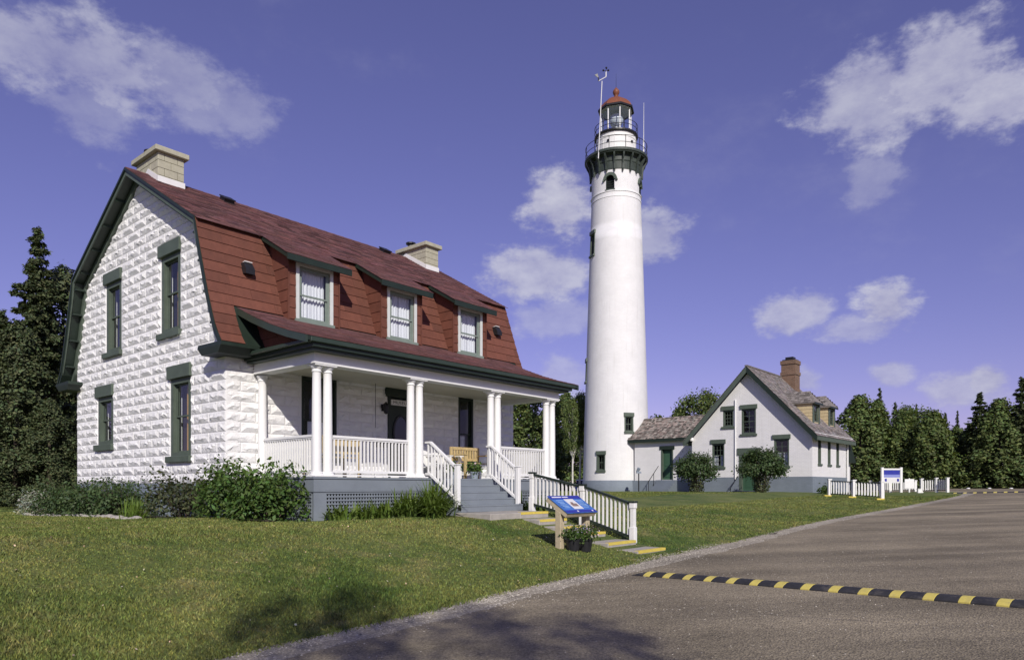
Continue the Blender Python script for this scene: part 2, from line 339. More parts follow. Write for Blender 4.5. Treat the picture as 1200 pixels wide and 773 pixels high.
# ------------------------------------------------------------------ terrain: lawn bank, gravel road, beds
EDGE0 = [(-22, -20.5), (-12, -7.0), (-5.4, 1.9), (-1.13, 7.26), (0, 8.87), (1.89, 11.24), (4.24, 14.2), (8.5, 19.9), (14.2, 26.4), (18.2, 31.0), (22.4, 36.0), (25.6, 40.4), (27.2, 44.2), (26.9, 47.6), (24.2, 51.0), (17, 56), (5, 62), (-15, 70)]
def catmull(P, n=14):
    P = [np.array(p, float) for p in P]; P = [2 * P[0] - P[1]] + P + [2 * P[-1] - P[-2]]; out = []
    for i in range(1, len(P) - 2):
        for k in range(n):
            t = k / n; p0, p1, p2, p3 = P[i - 1:i + 3]
            out.append(.5 * ((2 * p1) + (-p0 + p2) * t + (2 * p0 - 5 * p1 + 4 * p2 - p3) * t * t + (-p0 + 3 * p1 - 3 * p2 + p3) * t ** 3))
    out.append(P[-2]); return np.array(out)
EDGE = catmull(EDGE0)
def edge_dist(x, y):
    """signed distance to the road edge, positive on the lawn"""
    x = np.asarray(x, float); y = np.asarray(y, float); best = np.full(x.shape, 1e9); sg = np.ones(x.shape)
    A = EDGE[:-1]; B = EDGE[1:]
    for (ax, ay), (bx, by) in zip(A, B):
        dx, dy = bx - ax, by - ay; l2 = dx * dx + dy * dy
        t = np.clip(((x - ax) * dx + (y - ay) * dy) / l2, 0, 1); ex = x - ax - t * dx; ey = y - ay - t * dy
        d = np.hypot(ex, ey); s = np.where(dx * (y - ay) - dy * (x - ax) > 0, 1., -1.)
        u = d < best - 1e-9; best = np.where(u, d, best); sg = np.where(u, s, sg)
    return best * sg
def sst(t): t = np.clip(t, 0, 1); return t * t * (3 - 2 * t)
def zroad(x, y=0): return .12 + .037 * np.clip(x, -14, 32)
def zlawn(x, y):
    x = np.asarray(x, float); y = np.asarray(y, float); d = edge_dist(x, y)
    T = .80 + .32 * sst((y - 19) / 14) + .018 * np.clip(x + 6, -10, 0)
    D = 4.5 + 4.0 * sst((y - 15) / 18)
    zr = zroad(x); s = np.clip(d / D, 0, 1); s = .45 * sst(s) + .55 * (1 - (1 - s) ** 1.7)
    z = zr + .015 + (T - zr) * s
    lu = (x + 5.6045) * .6478 + (y - 13.9494) * .7618; lv = -(x + 5.6045) * .7618 + (y - 13.9494) * .6478
    cut = np.interp(lv, [-7.6, -6.78, -6.74, -6.12, -5.42, -4.93, -4.46, -3.9, -3.0], [.19, .21, .235, .30, .43, .54, .66, .79, .84])
    wgt = sst(1 - np.maximum(np.maximum(3.75 - lu, lu - 5.7), 0) / 1.3) * sst((lv + 8.2) / 1.0) * sst((-2.4 - lv) / .8)
    z = z + (cut - z) * wgt
    b = .022 * np.sin(x * 1.3 + y * .7) * np.sin(y * .9 - x * .4) + .012 * np.sin(x * 2.9 - y * 2.1)
    return z + b * np.clip(d / 1.5, 0, 1) * (1 - wgt), d
def ground_z(x, y): z, d = zlawn(np.array([x]), np.array([y])); return float(z[0]) if d[0] > 0 else float(zroad(x))

def grid_axis(parts):
    a = [parts[0][0]]
    for lo, hi, st in parts:
        n = max(1, int(round((hi - lo) / st))); a += [lo + (hi - lo) * (i + 1) / n for i in range(n)]
    return np.array(a)
gx = grid_axis([(-900, -120, 130), (-120, -40, 10), (-40, -14, 2), (-14, 9, .22), (9, 34, .6), (34, 60, 3), (60, 140, 10), (140, 900, 130)])
gy = grid_axis([(-400, -40, 60), (-40, -6, 4), (-6, 3, .8), (3, 22, .22), (22, 62, .7), (62, 110, 4), (110, 1500, 140)])
XX, YY = np.meshgrid(gx, gy); ZZ, DD = zlawn(XX.ravel(), YY.ravel()); ZZ = np.where(DD < .0, zroad(XX.ravel()) - .05 * np.clip(-DD / .1, 0, 1), ZZ)
nx_, ny_ = len(gx), len(gy)
lawn_me = bpy.data.meshes.new('lawn')
idx = np.arange(nx_ * ny_).reshape(ny_, nx_)
quads = np.stack([idx[:-1, :-1], idx[:-1, 1:], idx[1:, 1:], idx[1:, :-1]], -1).reshape(-1, 4)
lawn_me.from_pydata(np.stack([XX.ravel(), YY.ravel(), ZZ], 1).tolist(), [], quads.tolist())
def lawn_material(name, blades=False):
    m = bpy.data.materials.new(name); nt, N, L, P = nodes_of(m)
    geo = N.new('ShaderNodeNewGeometry')
    def noise(sc, det, ro=.6):
        n = N.new('ShaderNodeTexNoise'); n.inputs['Scale'].default_value = sc; n.inputs['Detail'].default_value = det; n.inputs['Roughness'].default_value = ro
        L.new(geo.outputs['Position'], n.inputs['Vector']); return n.outputs['Fac']
    def ramp(f, p0, c0, p1, c1):
        r = N.new('ShaderNodeValToRGB'); L.new(f, r.inputs[0]); e = r.color_ramp.elements; e[0].position = p0; e[0].color = tuple(c0) + (1,); e[1].position = p1; e[1].color = tuple(c1) + (1,); return r.outputs[0]
    def mixc(f, a, b, bt='MIX'):
        x = N.new('ShaderNodeMix'); x.data_type = 'RGBA'; x.blend_type = bt
        if isinstance(f, float): x.inputs[0].default_value = f
        else: L.new(f, x.inputs[0])
        L.new(a, x.inputs[6])
        if isinstance(b, tuple): x.inputs[7].default_value = b + (1,)
        else: L.new(b, x.inputs[7])
        return x.outputs[2]
    c = ramp(noise(.55, 6, .65), .36, (.080, .128, .032), .66, (.185, .212, .066))
    c = mixc(ramp(noise(1.9, 7, .7), .50, (0, 0, 0), .72, (.8, .8, .8)), c, (.245, .225, .10))
    c = mixc(ramp(noise(.9, 5, .6), .60, (0, 0, 0), .74, (.75, .75, .75)), c, (.056, .112, .024))
    fine = ramp(noise(26, 4, .7), .3, (.55, .55, .55), .7, (1.3, 1.3, 1.3)); c = mixc(1.0, c, fine, 'MULTIPLY')
    if blades:
        a = N.new('ShaderNodeAttribute'); a.attribute_name = 'tone'; c = mixc(1.0, c, a.outputs['Color'], 'MULTIPLY')
    L.new(c, P.inputs['Base Color']); P.inputs['Roughness'].default_value = .8; P.inputs['Specular IOR Level'].default_value = .15
    if not blades:
        b = N.new('ShaderNodeBump'); b.inputs['Strength'].default_value = .9; b.inputs['Distance'].default_value = .03
        L.new(noise(38, 5, .75), b.inputs['Height']); L.new(b.outputs[0], P.inputs['Normal'])
    return m
M_lawn = lawn_material('mown_grass'); M_blade = lawn_material('grass_blades', True)
lawn = link('lawn', lawn_me, M_lawn, smooth=True); lawn['kind'] = 'structure'; lawn['label'] = 'mown green lawn rising from the gravel road to the houses'

# gravel road: strip swept to the right of the edge line
def gravel_material(name, base, var, stone):
    m = bpy.data.materials.new(name); nt, N, L, P = nodes_of(m); geo = N.new('ShaderNodeNewGeometry')
    def noise(sc, det, ro=.6, stretch=None):
        n = N.new('ShaderNodeTexNoise'); n.inputs['Scale'].default_value = sc; n.inputs['Detail'].default_value = det; n.inputs['Roughness'].default_value = ro
        if stretch:
            mp = N.new('ShaderNodeMapping'); mp.inputs['Rotation'].default_value = (0, 0, R(-52)); mp.inputs['Scale'].default_value = stretch
            L.new(geo.outputs['Position'], mp.inputs[0]); L.new(mp.outputs[0], n.inputs['Vector'])
        else: L.new(geo.outputs['Position'], n.inputs['Vector'])
        return n.outputs['Fac']
    def ramp(f, p0, c0, p1, c1):
        r = N.new('ShaderNodeValToRGB'); L.new(f, r.inputs[0]); e = r.color_ramp.elements; e[0].position = p0; e[0].color = tuple(c0) + (1,); e[1].position = p1; e[1].color = tuple(c1) + (1,); return r.outputs[0]
    def mul(a, b):
        x = N.new('ShaderNodeMix'); x.data_type = 'RGBA'; x.blend_type = 'MULTIPLY'; x.inputs[0].default_value = 1; L.new(a, x.inputs[6]); L.new(b, x.inputs[7]); return x.outputs[2]
    c = ramp(noise(.5, 6), .35, [k * (1 - var) for k in base], .68, [k * (1 + var) for k in base])
    c = mul(c, ramp(noise(.55, 6, .6, (.12, 1.7, 1)), .36, (.76, .76, .76), .64, (1.22, 1.21, 1.18)))
    c = mul(c, ramp(noise(70, 3, .7), .3, (.6, .6, .6), .72, (1.4, 1.38, 1.34)))
    v = N.new('ShaderNodeTexVoronoi'); v.inputs['Scale'].default_value = stone; L.new(geo.outputs['Position'], v.inputs['Vector'])
    c = mul(c, ramp(v.outputs['Color'], .1, (.72, .72, .72), .95, (1.3, 1.3, 1.28)))
    L.new(c, P.inputs['Base Color']); P.inputs['Roughness'].default_value = .95; P.inputs['Specular IOR Level'].default_value = .15
    b = N.new('ShaderNodeBump'); b.inputs['Strength'].default_value = .8; b.inputs['Distance'].default_value = .012; L.new(v.outputs['Distance'], b.inputs['Height'])
    b2 = N.new('ShaderNodeBump'); b2.inputs['Strength'].default_value = .6; b2.inputs['Distance'].default_value = .03; L.new(noise(9, 6, .7), b2.inputs['Height']); L.new(b.outputs[0], b2.inputs['Normal']); L.new(b2.outputs[0], P.inputs['Normal'])
    return m
M_road = gravel_material('packed_gravel', (.272, .235, .172), .22, 55)
M_verge = gravel_material('pale_loose_gravel', (.36, .325, .265), .22, 40)
tang = np.gradient(EDGE, axis=0); tang /= np.linalg.norm(tang, axis=1)[:, None]; nrm = np.stack([tang[:, 1], -tang[:, 0]], 1)
wob = .05 * np.sin(np.arange(len(EDGE)) * 1.7) + .04 * RNG.normal(size=len(EDGE))
def sweep(name, offs, dz, m, wobble):
    vs = []
    for i, (p, n) in enumerate(zip(EDGE, nrm)):
        for k, o in enumerate(offs):
            q = p + n * (o * (1 if p[1] < 44 or o < 1 else max(.22, 1 - (p[1] - 44) / 6)) + (wob[i] if k == 0 or wobble == 2 else 0) * (1 if k == 0 else RNG.normal() * .8)); dd = (dz[k] if isinstance(dz, list) else dz) if k else -.05
            vs.append((q[0], q[1], float(zroad(q[0])) + dd + .006 * math.sin(q[0] * 2.3) * math.sin(q[1] * 1.9) * (1 if o > .6 else 0)))
    nO = len(offs); fs = [(i * nO + k, i * nO + k + 1, (i + 1) * nO + k + 1, (i + 1) * nO + k) for i in range(len(EDGE) - 1) for k in range(nO - 1)]
    g = G(); g.add(vs, fs); o = g.build(name, m, fix=False, smooth=True); o['kind'] = 'structure'; return o
road = sweep('road', [-.12, .1, .35, .8, 1.6, 3, 5, 8, 12, 18, 28, 45], 0.006, M_road, 1); road['label'] = 'packed brown gravel road curving past both houses'
verge = sweep('gravel_verge', [-.2, -.02, .12, .28, .46], [.0, .016, .014, .011, .0065], M_verge, 2); verge['label'] = 'pale strip of loose gravel along the lawn edge'

def pebble_object(name, pts, sizes, m, tone):
    ico = [(0, 0, 1), (.894, 0, .2), (.276, .85, .2), (-.724, .526, .2), (-.724, -.526, .2), (.276, -.85, .2)]
    base = np.array(ico); fs0 = [(0, 1, 2), (0, 2, 3), (0, 3, 4), (0, 4, 5), (0, 5, 1)]
    n = len(pts); ang = RNG.uniform(0, 6.28, n); ca, sa = np.cos(ang), np.sin(ang); asp = RNG.uniform(.55, 1.0, n)
    B = base[None] * RNG.uniform(.7, 1.25, (n, 6, 1)); X = B[..., 0] * sizes[:, None]; Y = B[..., 1] * (sizes * asp)[:, None]; Z = B[..., 2] * (sizes * .6)[:, None]
    V = np.stack([X * ca[:, None] - Y * sa[:, None] + pts[:, :1], X * sa[:, None] + Y * ca[:, None] + pts[:, 1:2], Z + pts[:, 2:3]], -1).reshape(-1, 3)
    F = (np.array(fs0)[None] + 6 * np.arange(n)[:, None, None]).reshape(-1, 3)
    me = bpy.data.meshes.new(name); me.from_pydata(V.tolist(), [], F.tolist()); o = link(name, me, m); set_tone(me, np.repeat(tone, 5)); o['kind'] = 'stuff'; return o
M_pebble = mat('pebble_stone', (.36, .33, .275), .9, .2, 30, 0, attr=True)
def scatter_pebbles():
    pts = []; sz = []
    for k in range(26000):
        i = int(RNG.integers(28, len(EDGE) - 80)); p = EDGE[i] + (EDGE[i + 1] - EDGE[i]) * RNG.random(); o = RNG.normal(.12, .21) if k % 4 else abs(RNG.normal(0, 1)) * 3.0
        if o > 5 or (k % 3 and p[1] > 24): continue
        q = p + nrm[i] * o; z = ground_zs(q[0], q[1], o)
        pts.append((q[0], q[1], z)); sz.append(RNG.uniform(.006, .017) if o < .5 else RNG.uniform(.004, .013))
    pts = np.array(pts); return pts, np.array(sz)
def ground_zs(x, y, o): return .12 + .037 * min(max(x, -14), 32) + (.012 if o < .3 else .006)
pp, ps = scatter_pebbles()
pb = pebble_object('loose_gravel', pp, ps, M_pebble, RNG.uniform(.5, 1.5, len(pp))); pb['label'] = 'loose gravel stones scattered along the road edge'

# grass blades on the near bank (uncountable)
def grass_blades(n=760000):
    # sample in view-weighted polar fashion: denser near the camera
    y = 4.5 + (RNG.random(n) ** 1.9) * 33; x = RNG.uniform(-1.1, .62, n) * (y + 1.0)
    keep = np.ones(n, bool)
    lx = (x + 5.6045) * .6478 + (y - 13.9494) * .7618; lv = -(x + 5.6045) * .7618 + (y - 13.9494) * .6478
    keep &= ~((lx > -1.12) & (lv > .8) & (lv < 8.6) & (lx < 9)) & ~((lx > -.25) & (lv > -2.2) & (lv < 1)) & ~((lx > -.2) & (lx < 8.8) & (lv > -2.9))
    keep &= ~((lx > 3.3) & (lx < 5.35) & (lv > -4.0)) & ~((lx > 4.2) & (lx < 5.3) & (lv > -6.95) & (lv <= -3.9))
    x, y = x[keep], y[keep]; z, d = zlawn(x, y); k2 = d > -.03 + RNG.normal(0, .05, len(d)); x, y, z = x[k2], y[k2], z[k2]; n = len(x)
    h = RNG.uniform(.012, .036, n) * (1 + .35 * np.sin(x * 1.1) * np.sin(y * 1.4)); a = RNG.uniform(0, 6.28, n); w = RNG.uniform(.0035, .0075, n) * (.7 + y / 10); lean = RNG.uniform(.2, 1.1, n) * h; la = RNG.uniform(0, 6.28, n)
    P0 = np.stack([x - np.cos(a) * w, y - np.sin(a) * w, z - .004], 1); P1 = np.stack([x + np.cos(a) * w, y + np.sin(a) * w, z - .004], 1); P2 = np.stack([x + np.cos(la) * lean, y + np.sin(la) * lean, z + h], 1)
    V = np.stack([P0, P1, P2], 1).reshape(-1, 3).astype(np.float32)
    me = bpy.data.meshes.new('grass'); me.vertices.add(3 * n); me.vertices.foreach_set('co', V.ravel()); me.loops.add(3 * n); me.loops.foreach_set('vertex_index', np.arange(3 * n, dtype=np.int32))
    me.polygons.add(n); me.polygons.foreach_set('loop_start', np.arange(0, 3 * n, 3, dtype=np.int32)); me.update(calc_edges=True)
    t = RNG.uniform(.55, 1.55, n); tone = np.stack([t * RNG.uniform(.9, 1.25, n), t, t * RNG.uniform(.7, 1.1, n)], 1)
    o = link('grass', me, M_blade); set_tone(me, tone); o['kind'] = 'stuff'; o['label'] = 'short mown grass blades on the lawn bank'; return o
grass_blades()


# ------------------------------------------------------------------ the near house (local: x along the front, y back, z up from the foundation top)
HX, HY, HZ = -5.6045, 13.9494, EYE + .081
house = thing('dwelling_house', 'white rock-faced block house with red gambrel roof and wide front porch', 'house', (HX, HY, HZ), HROT)
UL, VL = 8.715, 7.90; OV = .295; RV, RW = 3.95, 7.20; BV, BW = .61, 5.28; KU = (RW - BW) / (RV - BV)
GRADE = -.74
LOWPROF = [(BV, BW), (.45, 4.80), (.27, 4.28), (.09, 3.76), (-.07, 3.36), (-.24, 2.97), (-.46, 2.68)]
def lowv(w):
    for (v0, w0), (v1, w1) in zip(LOWPROF[:-1], LOWPROF[1:]):
        if w1 <= w <= w0: return v0 + (v1 - v0) * (w0 - w) / (w0 - w1)
    return 0
def gable_lim(h):
    if h <= 3.45: return (0, VL)
    if h <= BW - .1: v = lowv(h) + .06; return (max(0, v), VL - max(0, v))
    v = BV + (h - BW + .1) / KU; return (v, VL - v)
# gable openings: v0, v1, sill top, lintel bottom, lintel top, sill bottom
GW = [(1.93, 2.83, 3.28, 4.96, 5.23, 3.15), (5.02, 5.92, 3.23, 4.93, 5.20, 3.11), (1.46, 2.38, .58, 2.24, 2.52, .45), (5.52, 6.46, .98, 2.17, 2.45, .83)]
CH = .2032; BL = .66
# window/door openings in the front wall: u0,u1,h0,h1
FW_ = [(1.72, 2.62, .55, 2.30), (4.08, 4.98, .12, 2.08), (6.48, 7.05, .45, 2.30)]
gholes = [(q[0], q[1], q[2], q[3]) for q in GW]; fholes = list(FW_)
rows = [i * CH for i in range(0, 35)]
g = G(); wall(g, FG, gable_lim, 0, 7.02, gholes, -.26, -.018, [r for r in rows if r < 7.02] + [BW - .1, 3.45])
gable = g.build('gable_wall', M_block, house)
g = G(); wall(g, FF, lambda h: (0.26, UL), 0, 2.75, fholes, -.26, -.018)
front = g.build('front_wall', M_block, house)
g = G(); g.box(.26, UL, VL - .26, VL, 0, 2.75); g.box(UL - .26, UL, .26, VL - .26, 0, 2.75); g.prism([(0.05, 2.75), (VL - .05, 2.75), (VL - BV - .1, BW - .1), (RV, RW - .25), (BV + .1, BW - .1)], UL - .26, UL, lambda a, h, o: (o, a, h))
g.build('rear_wall', M_block, house)
g = G(); g.box(.012, UL - .012, .03, VL - .012, GRADE - .3, -.002); g.build('foundation', M_found, house)

# rock-faced blocks: cast variants that share mesh data
def block_mesh(seed, L_, F):
    """cast rock-faced block: drafted margin, face bulging along a jagged line, lower part falling back"""
    r = random.Random(seed); jw = .009; hh = CH - jw; nc = 6 if L_ > .5 else 3
    m_ = .022 / L_; cols = [0, m_] + [m_ + (1 - 2 * m_) * i / (nc + 1) for i in range(1, nc + 1)] + [1 - m_, 1]; rows_ = [0, .10, .42, .62, .90, 1]; nxb, nyb = len(cols), len(rows_); vs = []
    for j, ty in enumerate(rows_):
        for i, tx in enumerate(cols):
            a = jw / 2 + tx * (L_ - jw); h = jw / 2 + ty * hh
            if i in (0, nxb - 1) or j in (0, nyb - 1): o = -.008
            elif i in (1, nxb - 2) or j in (1, nyb - 2): o = .0 + r.uniform(0, .003)
            else:
                o = (.027 if j == 2 else .021) + r.uniform(-.019, .017); a += r.uniform(-.020, .020) * min(1, L_ * 1.6); h += r.uniform(-.022, .016)
            vs.append(F(a, h, o))
    n0 = len(vs); ring = [i for i in range(nxb)] + [j * nxb + nxb - 1 for j in range(1, nyb)] + [(nyb - 1) * nxb + i for i in range(nxb - 2, -1, -1)] + [j * nxb for j in range(nyb - 2, 0, -1)]
    fs = []
    for j in range(nyb - 1):
        for i in range(nxb - 1):
            k = j * nxb + i
            if 0 < i < nxb - 2 and 0 < j < nyb - 2: fs += [(k, k + 1, k + nxb + 1), (k, k + nxb + 1, k + nxb)] if r.random() < .5 else [(k, k + 1, k + nxb), (k + 1, k + nxb + 1, k + nxb)]
            else: fs.append((k, k + 1, k + nxb + 1, k + nxb))
    for k in ring:
        i, j = k % nxb, k // nxb; vs.append(F(jw / 2 + cols[i] * (L_ - jw), jw / 2 + rows_[j] * hh, -.024))
    q_ = len(ring); fs += [(ring[q], ring[(q + 1) % q_], n0 + (q + 1) % q_, n0 + q) for q in range(q_)]
    me = bpy.data.meshes.new('block'); me.from_pydata(vs, [], fs); bm = bmesh.new(); bm.from_mesh(me); bmesh.ops.recalc_face_normals(bm, faces=bm.faces); bm.to_mesh(me); bm.free(); me.materials.append(M_block); return me
VARS = 12
BM_G = [block_mesh(s + 1, BL, FG) for s in range(VARS)]; BM_F = [block_mesh(s + 1, BL, FF) for s in range(VARS)]
BM_Gh = [block_mesh(s + 20, BL / 2, FG) for s in range(3)]; BM_Fh = [block_mesh(s + 20, BL / 2, FF) for s in range(3)]
blocks = []   # (visible size, wall, origin a, h, length)
camL = Vector((6.996, 13.306, .081)) * -1
for wl, lim, holes, top in (('g', gable_lim, [(q[0] - .03, q[1] + .03, q[5] + .03, q[4] - .03) for q in GW], 7.0), ('f', lambda h: (0, UL), [(q[0] - .03, q[1] + .03, q[2], q[3] + .25) for q in FW_], 2.55)):
    k = 0
    while (k + 1) * CH <= top + .01:
        h = k * CH; hm = h + CH / 2; l0, r0 = lim(hm); l1, r1 = lim(h + CH)
        l, r_ = max(l0, l1 - .02), min(r0, r1 + .02)
        cuts = [(c[0], c[1]) for c in holes if c[2] < hm < c[3]]
        for s0, s1 in subtract((l, r_), cuts):
            start = -(BL / 2 if k % 2 else 0); n0 = int(math.floor((s0 - start) / BL)); a = start + n0 * BL
            while a < s1 - .02:
                a0, a1 = max(a, s0), min(a + BL, s1)
                if a1 - a0 > .06:
                    am = (a0 + a1) / 2; p = Vector((0, am, hm)) if wl == 'g' else Vector((am, 0, hm)); d = (p - camL); nn = Vector((-1, 0, 0)) if wl == 'g' else Vector((0, -1, 0))
                    area = (a1 - a0) * max(.01, -d.normalized().dot(nn)) / d.length_squared
                    blocks.append((area, wl, a0, h, a1 - a0))
                a += BL
        k += 1
blocks.sort(key=lambda b: -b[0])
for q, (ar, wl, a0, h, ln) in enumerate(blocks):
    half = ln < BL * .6; pool = (BM_Gh if half else BM_G) if wl == 'g' else (BM_Fh if half else BM_F); me = random.choice(pool); sc = ln / (BL / 2 if half else BL)
    if q < 296:
        o = bpy.data.objects.new('block', me); COL.objects.link(o); o.parent = gable if wl == 'g' else front
        o.location = (0, a0, h) if wl == 'g' else (a0, 0, h); o.scale = (1, sc, 1) if wl == 'g' else (sc, 1, 1)
    else:
        if q == 296: rest = {'g': G(), 'f': G()}
        vs = [((v.co.x, v.co.y * sc + a0, v.co.z + h) if wl == 'g' else (v.co.x * sc + a0, v.co.y, v.co.z + h)) for v in me.vertices]
        rest[wl].add(vs, [tuple(p.vertices) for p in me.polygons])
for wl, par in (('g', gable), ('f', front)):
    if rest[wl].v: o = rest[wl].build('block_courses', M_block, par, fix=False); o['kind'] = 'stuff'

# gable windows with lintels and sills
for (v0, v1, h0, h1, ht, hb) in GW:
    w = window(house, FG, v0, v1, h0, h1, .12, .11, .52, curtain=(M_ochre, [(.14, .62, .0, 1.0)]))
    G().box(v0 - .07, v1 + .07, h1, ht, -.10, .055, FG).build('lintel', M_green, w, bevel=.006)
    G().box(v0 - .09, v1 + .10, hb, h0, -.12, .075, FG).build('sill', M_green, w, bevel=.006)
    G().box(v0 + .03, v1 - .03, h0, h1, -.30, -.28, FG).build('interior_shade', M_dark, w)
w = window(house, FG, 1.50, 2.38, -.58, -.16, .10, .07, .5, bars=(1, 0), mats=(M_grey, M_grey), name='cellar_window')
w.location.x = -.02
g = G().box(1.42, 2.46, -.165, -.004, -.05, .035, FG).build('lintel', M_green, w)
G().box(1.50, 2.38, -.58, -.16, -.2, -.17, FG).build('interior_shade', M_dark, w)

# --- roofs
def lap_courses(A, B, u0, u1, expo, length, thick, tonev, jitter=.3, offs=.0):
    """lapped shingles on the plane from A (upper v,w) to B (lower v,w)"""
    g = G(); tones = []; A, B = Vector((0, A[0], A[1])), Vector((0, B[0], B[1])); d = B - A; Ls = d.length; d.normalize(); n = Vector((1, 0, 0)).cross(d); n = n if n.z > 0 else -n
    k = 0; s = Ls
    while s > 0.01:
        s1 = s; s0 = max(-.0, s - expo); x = u0 - random.random() * length
        while x < u1:
            x0, x1 = max(x, u0), min(x + length * random.uniform(1 - jitter, 1 + jitter), u1)
            if x1 - x0 > .01:
                th = thick * random.uniform(.7, 1.25); e = random.uniform(-.006, .006)
                P0 = A + d * s0 + n * (.002 + offs); P1 = A + d * (s1 + .012 + e) + n * (.002 + offs)
                q = [P0, P1, P1 + n * th, P0 + n * .003]
                g.hexa([(x0 + .003, p.y, p.z) for p in q], [(x1 - .003, p.y, p.z) for p in q]); t = random.uniform(*tonev); tones += [(t * random.uniform(.92, 1.1), t, t * random.uniform(.92, 1.12))] * 6
            x = x1
        s = s0; k += 1
    return g, tones
RU0, RU1 = -OV - .02, UL + OV + .02
g = G(); T_ = .09
for sgn in (0, 1):
    mv = (lambda v: v) if not sgn else (lambda v: VL - v)
    P = [(RV, RW)] + LOWPROF
    for (va, wa), (vb, wb) in zip(P[:-1], P[1:]):
        g.hexa([(RU0, mv(va), wa - .012), (RU0, mv(vb), wb - .012), (RU0, mv(vb + .09 if vb < BV else vb), wb - T_), (RU0, mv(va + .09 if va < BV else va), wa - T_)],
               [(RU1, mv(va), wa - .012), (RU1, mv(vb), wb - .012), (RU1, mv(vb + .09 if vb < BV else vb), wb - T_), (RU1, mv(va + .09 if va < BV else va), wa - T_)])
roof = g.build('roof', M_dgreen, house)
ext = .11; gs, ts = lap_courses((RV, RW), (BV - ext, BW - ext * KU), RU0 - .01, RU1 + .01, .135, .30, .014, (.55, 1.45))
o = gs.build('roof_shingles', M_shing, roof, tone=None); set_tone(o.data, ts); o['kind'] = 'stuff'; o['label'] = 'maroon asphalt shingles of the upper roof slope'
gs, ts = lap_courses((VL - RV, RW), (VL - BV + ext, BW - ext * KU), RU0 - .01, RU1 + .01, .27, .6, .013, (.75, 1.2)); o = gs.build('rear_shingles', M_shing, roof); set_tone(o.data, ts); o['kind'] = 'stuff'
g = G()
for i in range(31): x = RU0 + i * .30; g.hexa([(x, RV - .12, RW - .12 * KU + .012), (x, RV, RW + .018), (x, RV + .12, RW - .12 * KU + .012), (x, RV, RW - .02)], [(x + .318, RV - .12, RW - .12 * KU + .018), (x + .318, RV, RW + .026), (x + .318, RV + .12, RW - .12 * KU + .018), (x + .318, RV, RW - .02)])
g.build('ridge_cap', M_shing, roof, tone=[random.uniform(.8, 1.1) for _ in range(31 * 6)])
# steep lower slope: big siding shingles, one object each, mesh shared per course
DORM = [1.89, 4.33, 6.69]; DW = .63
def arc_pts(prof, step):
    seg = [(math.hypot(b[0] - a[0], b[1] - a[1])) for a, b in zip(prof[:-1], prof[1:])]; tot = sum(seg); n = max(1, round(tot / step)); out = []
    for k in range(n + 1):
        s = tot * k / n; i = 0
        while i < len(seg) - 1 and s > seg[i]: s -= seg[i]; i += 1
        t = s / seg[i]; out.append((prof[i][0] + (prof[i + 1][0] - prof[i][0]) * t, prof[i][1] + (prof[i + 1][1] - prof[i][1]) * t))
    return out
cp = arc_pts(LOWPROF, .245); SL = .92; count = 0
for k in range(len(cp) - 1):
    (va, wa), (vb, wb) = cp[k], cp[k + 1]; d = Vector((0, vb - va, wb - wa)).normalized(); n = Vector((0, -abs(d.z), abs(d.y))) if d.y < 0 else Vector((0, -1, 0))
    n = Vector((0, d.z, -d.y)); n = n if n.y < 0 else -n
    a0 = Vector((0, va, wa)) + n * .001; b0 = Vector((0, vb, wb)) + d * .014 + n * .001
    q = [a0, b0, b0 + n * .020, a0 + n * .004]
    me = bpy.data.meshes.new('shingle'); gg = G().hexa([(0.002, p.y, p.z) for p in q], [(SL - .003, p.y, p.z) for p in q]); me.from_pydata(gg.v, [], gg.f); me.materials.append(M_lshing)
    meshes = []
    for t_ in range(5):
        m2 = me.copy(); set_tone(m2, [random.uniform(.80, 1.14)] * 6); meshes.append(m2)
    cuts = [(c - DW, c + DW) for c in DORM] if wa > 3.5 else []
    if wb < 3.38: cuts = [(.16, UL + .06)]
    for s0, s1 in subtract((RU0 - .0, RU1), cuts):
        x = RU0 - (SL * .47 if k % 2 else .0)
        while x < s1:
            x0, x1 = max(x, s0), min(x + SL, s1)
            if x1 - x0 > .03:
                o = bpy.data.objects.new('shingle', random.choice(meshes)); COL.objects.link(o); o.parent = roof; o.location = (x0, 0, 0); o.scale = ((x1 - x0) / SL, 1, 1); count += 1
            x += SL
# rakes: fascia, soffit, frieze, lookouts on the gable
prof_full = [(p[0], p[1]) for p in reversed(LOWPROF)] + [(RV, RW)] + [(VL - p[0], p[1]) for p in LOWPROF]
def rake(name, off0, off1, o0, o1, m, par):
    g = G()
    for (a, b) in zip(prof_full[:-1], prof_full[1:]):
        def inner(p, dist):
            v, w_ = p; c = (RV, 4.2); steep = w_ < BW - .02
            if abs(v - RV) < .01: return (v, w_ - dist * 1.15)
            s = 1 if v < RV else -1
            if steep: return (v + s * dist * .93, w_ - dist * .15)
            return (v + s * dist * .55, w_ - dist * .80)
        g.hexa([FG(*inner(a, off0), o0), FG(*inner(b, off0), o0), FG(*inner(b, off1), o0), FG(*inner(a, off1), o0)], [FG(*inner(a, off0), o1), FG(*inner(b, off0), o1), FG(*inner(b, off1), o1), FG(*inner(a, off1), o1)])
    return g.build(name, m, par)
rk = rake('rake_fascia', .012, .15, OV - .015, OV + .012, M_green, roof)
rake('rake_crown', .0, .055, OV + .010, OV + .04, M_dgreen, roof)
rake('rake_soffit', .10, .125, .0, OV - .012, M_dgreen, roof)  # near-black green puts the soffit's shade into its colour
rake('rake_frieze', .13, .30, -.02, .07, M_green, roof) if False else None
g = rake('frieze_board', .124, .26, -.03, .062, M_green, roof)
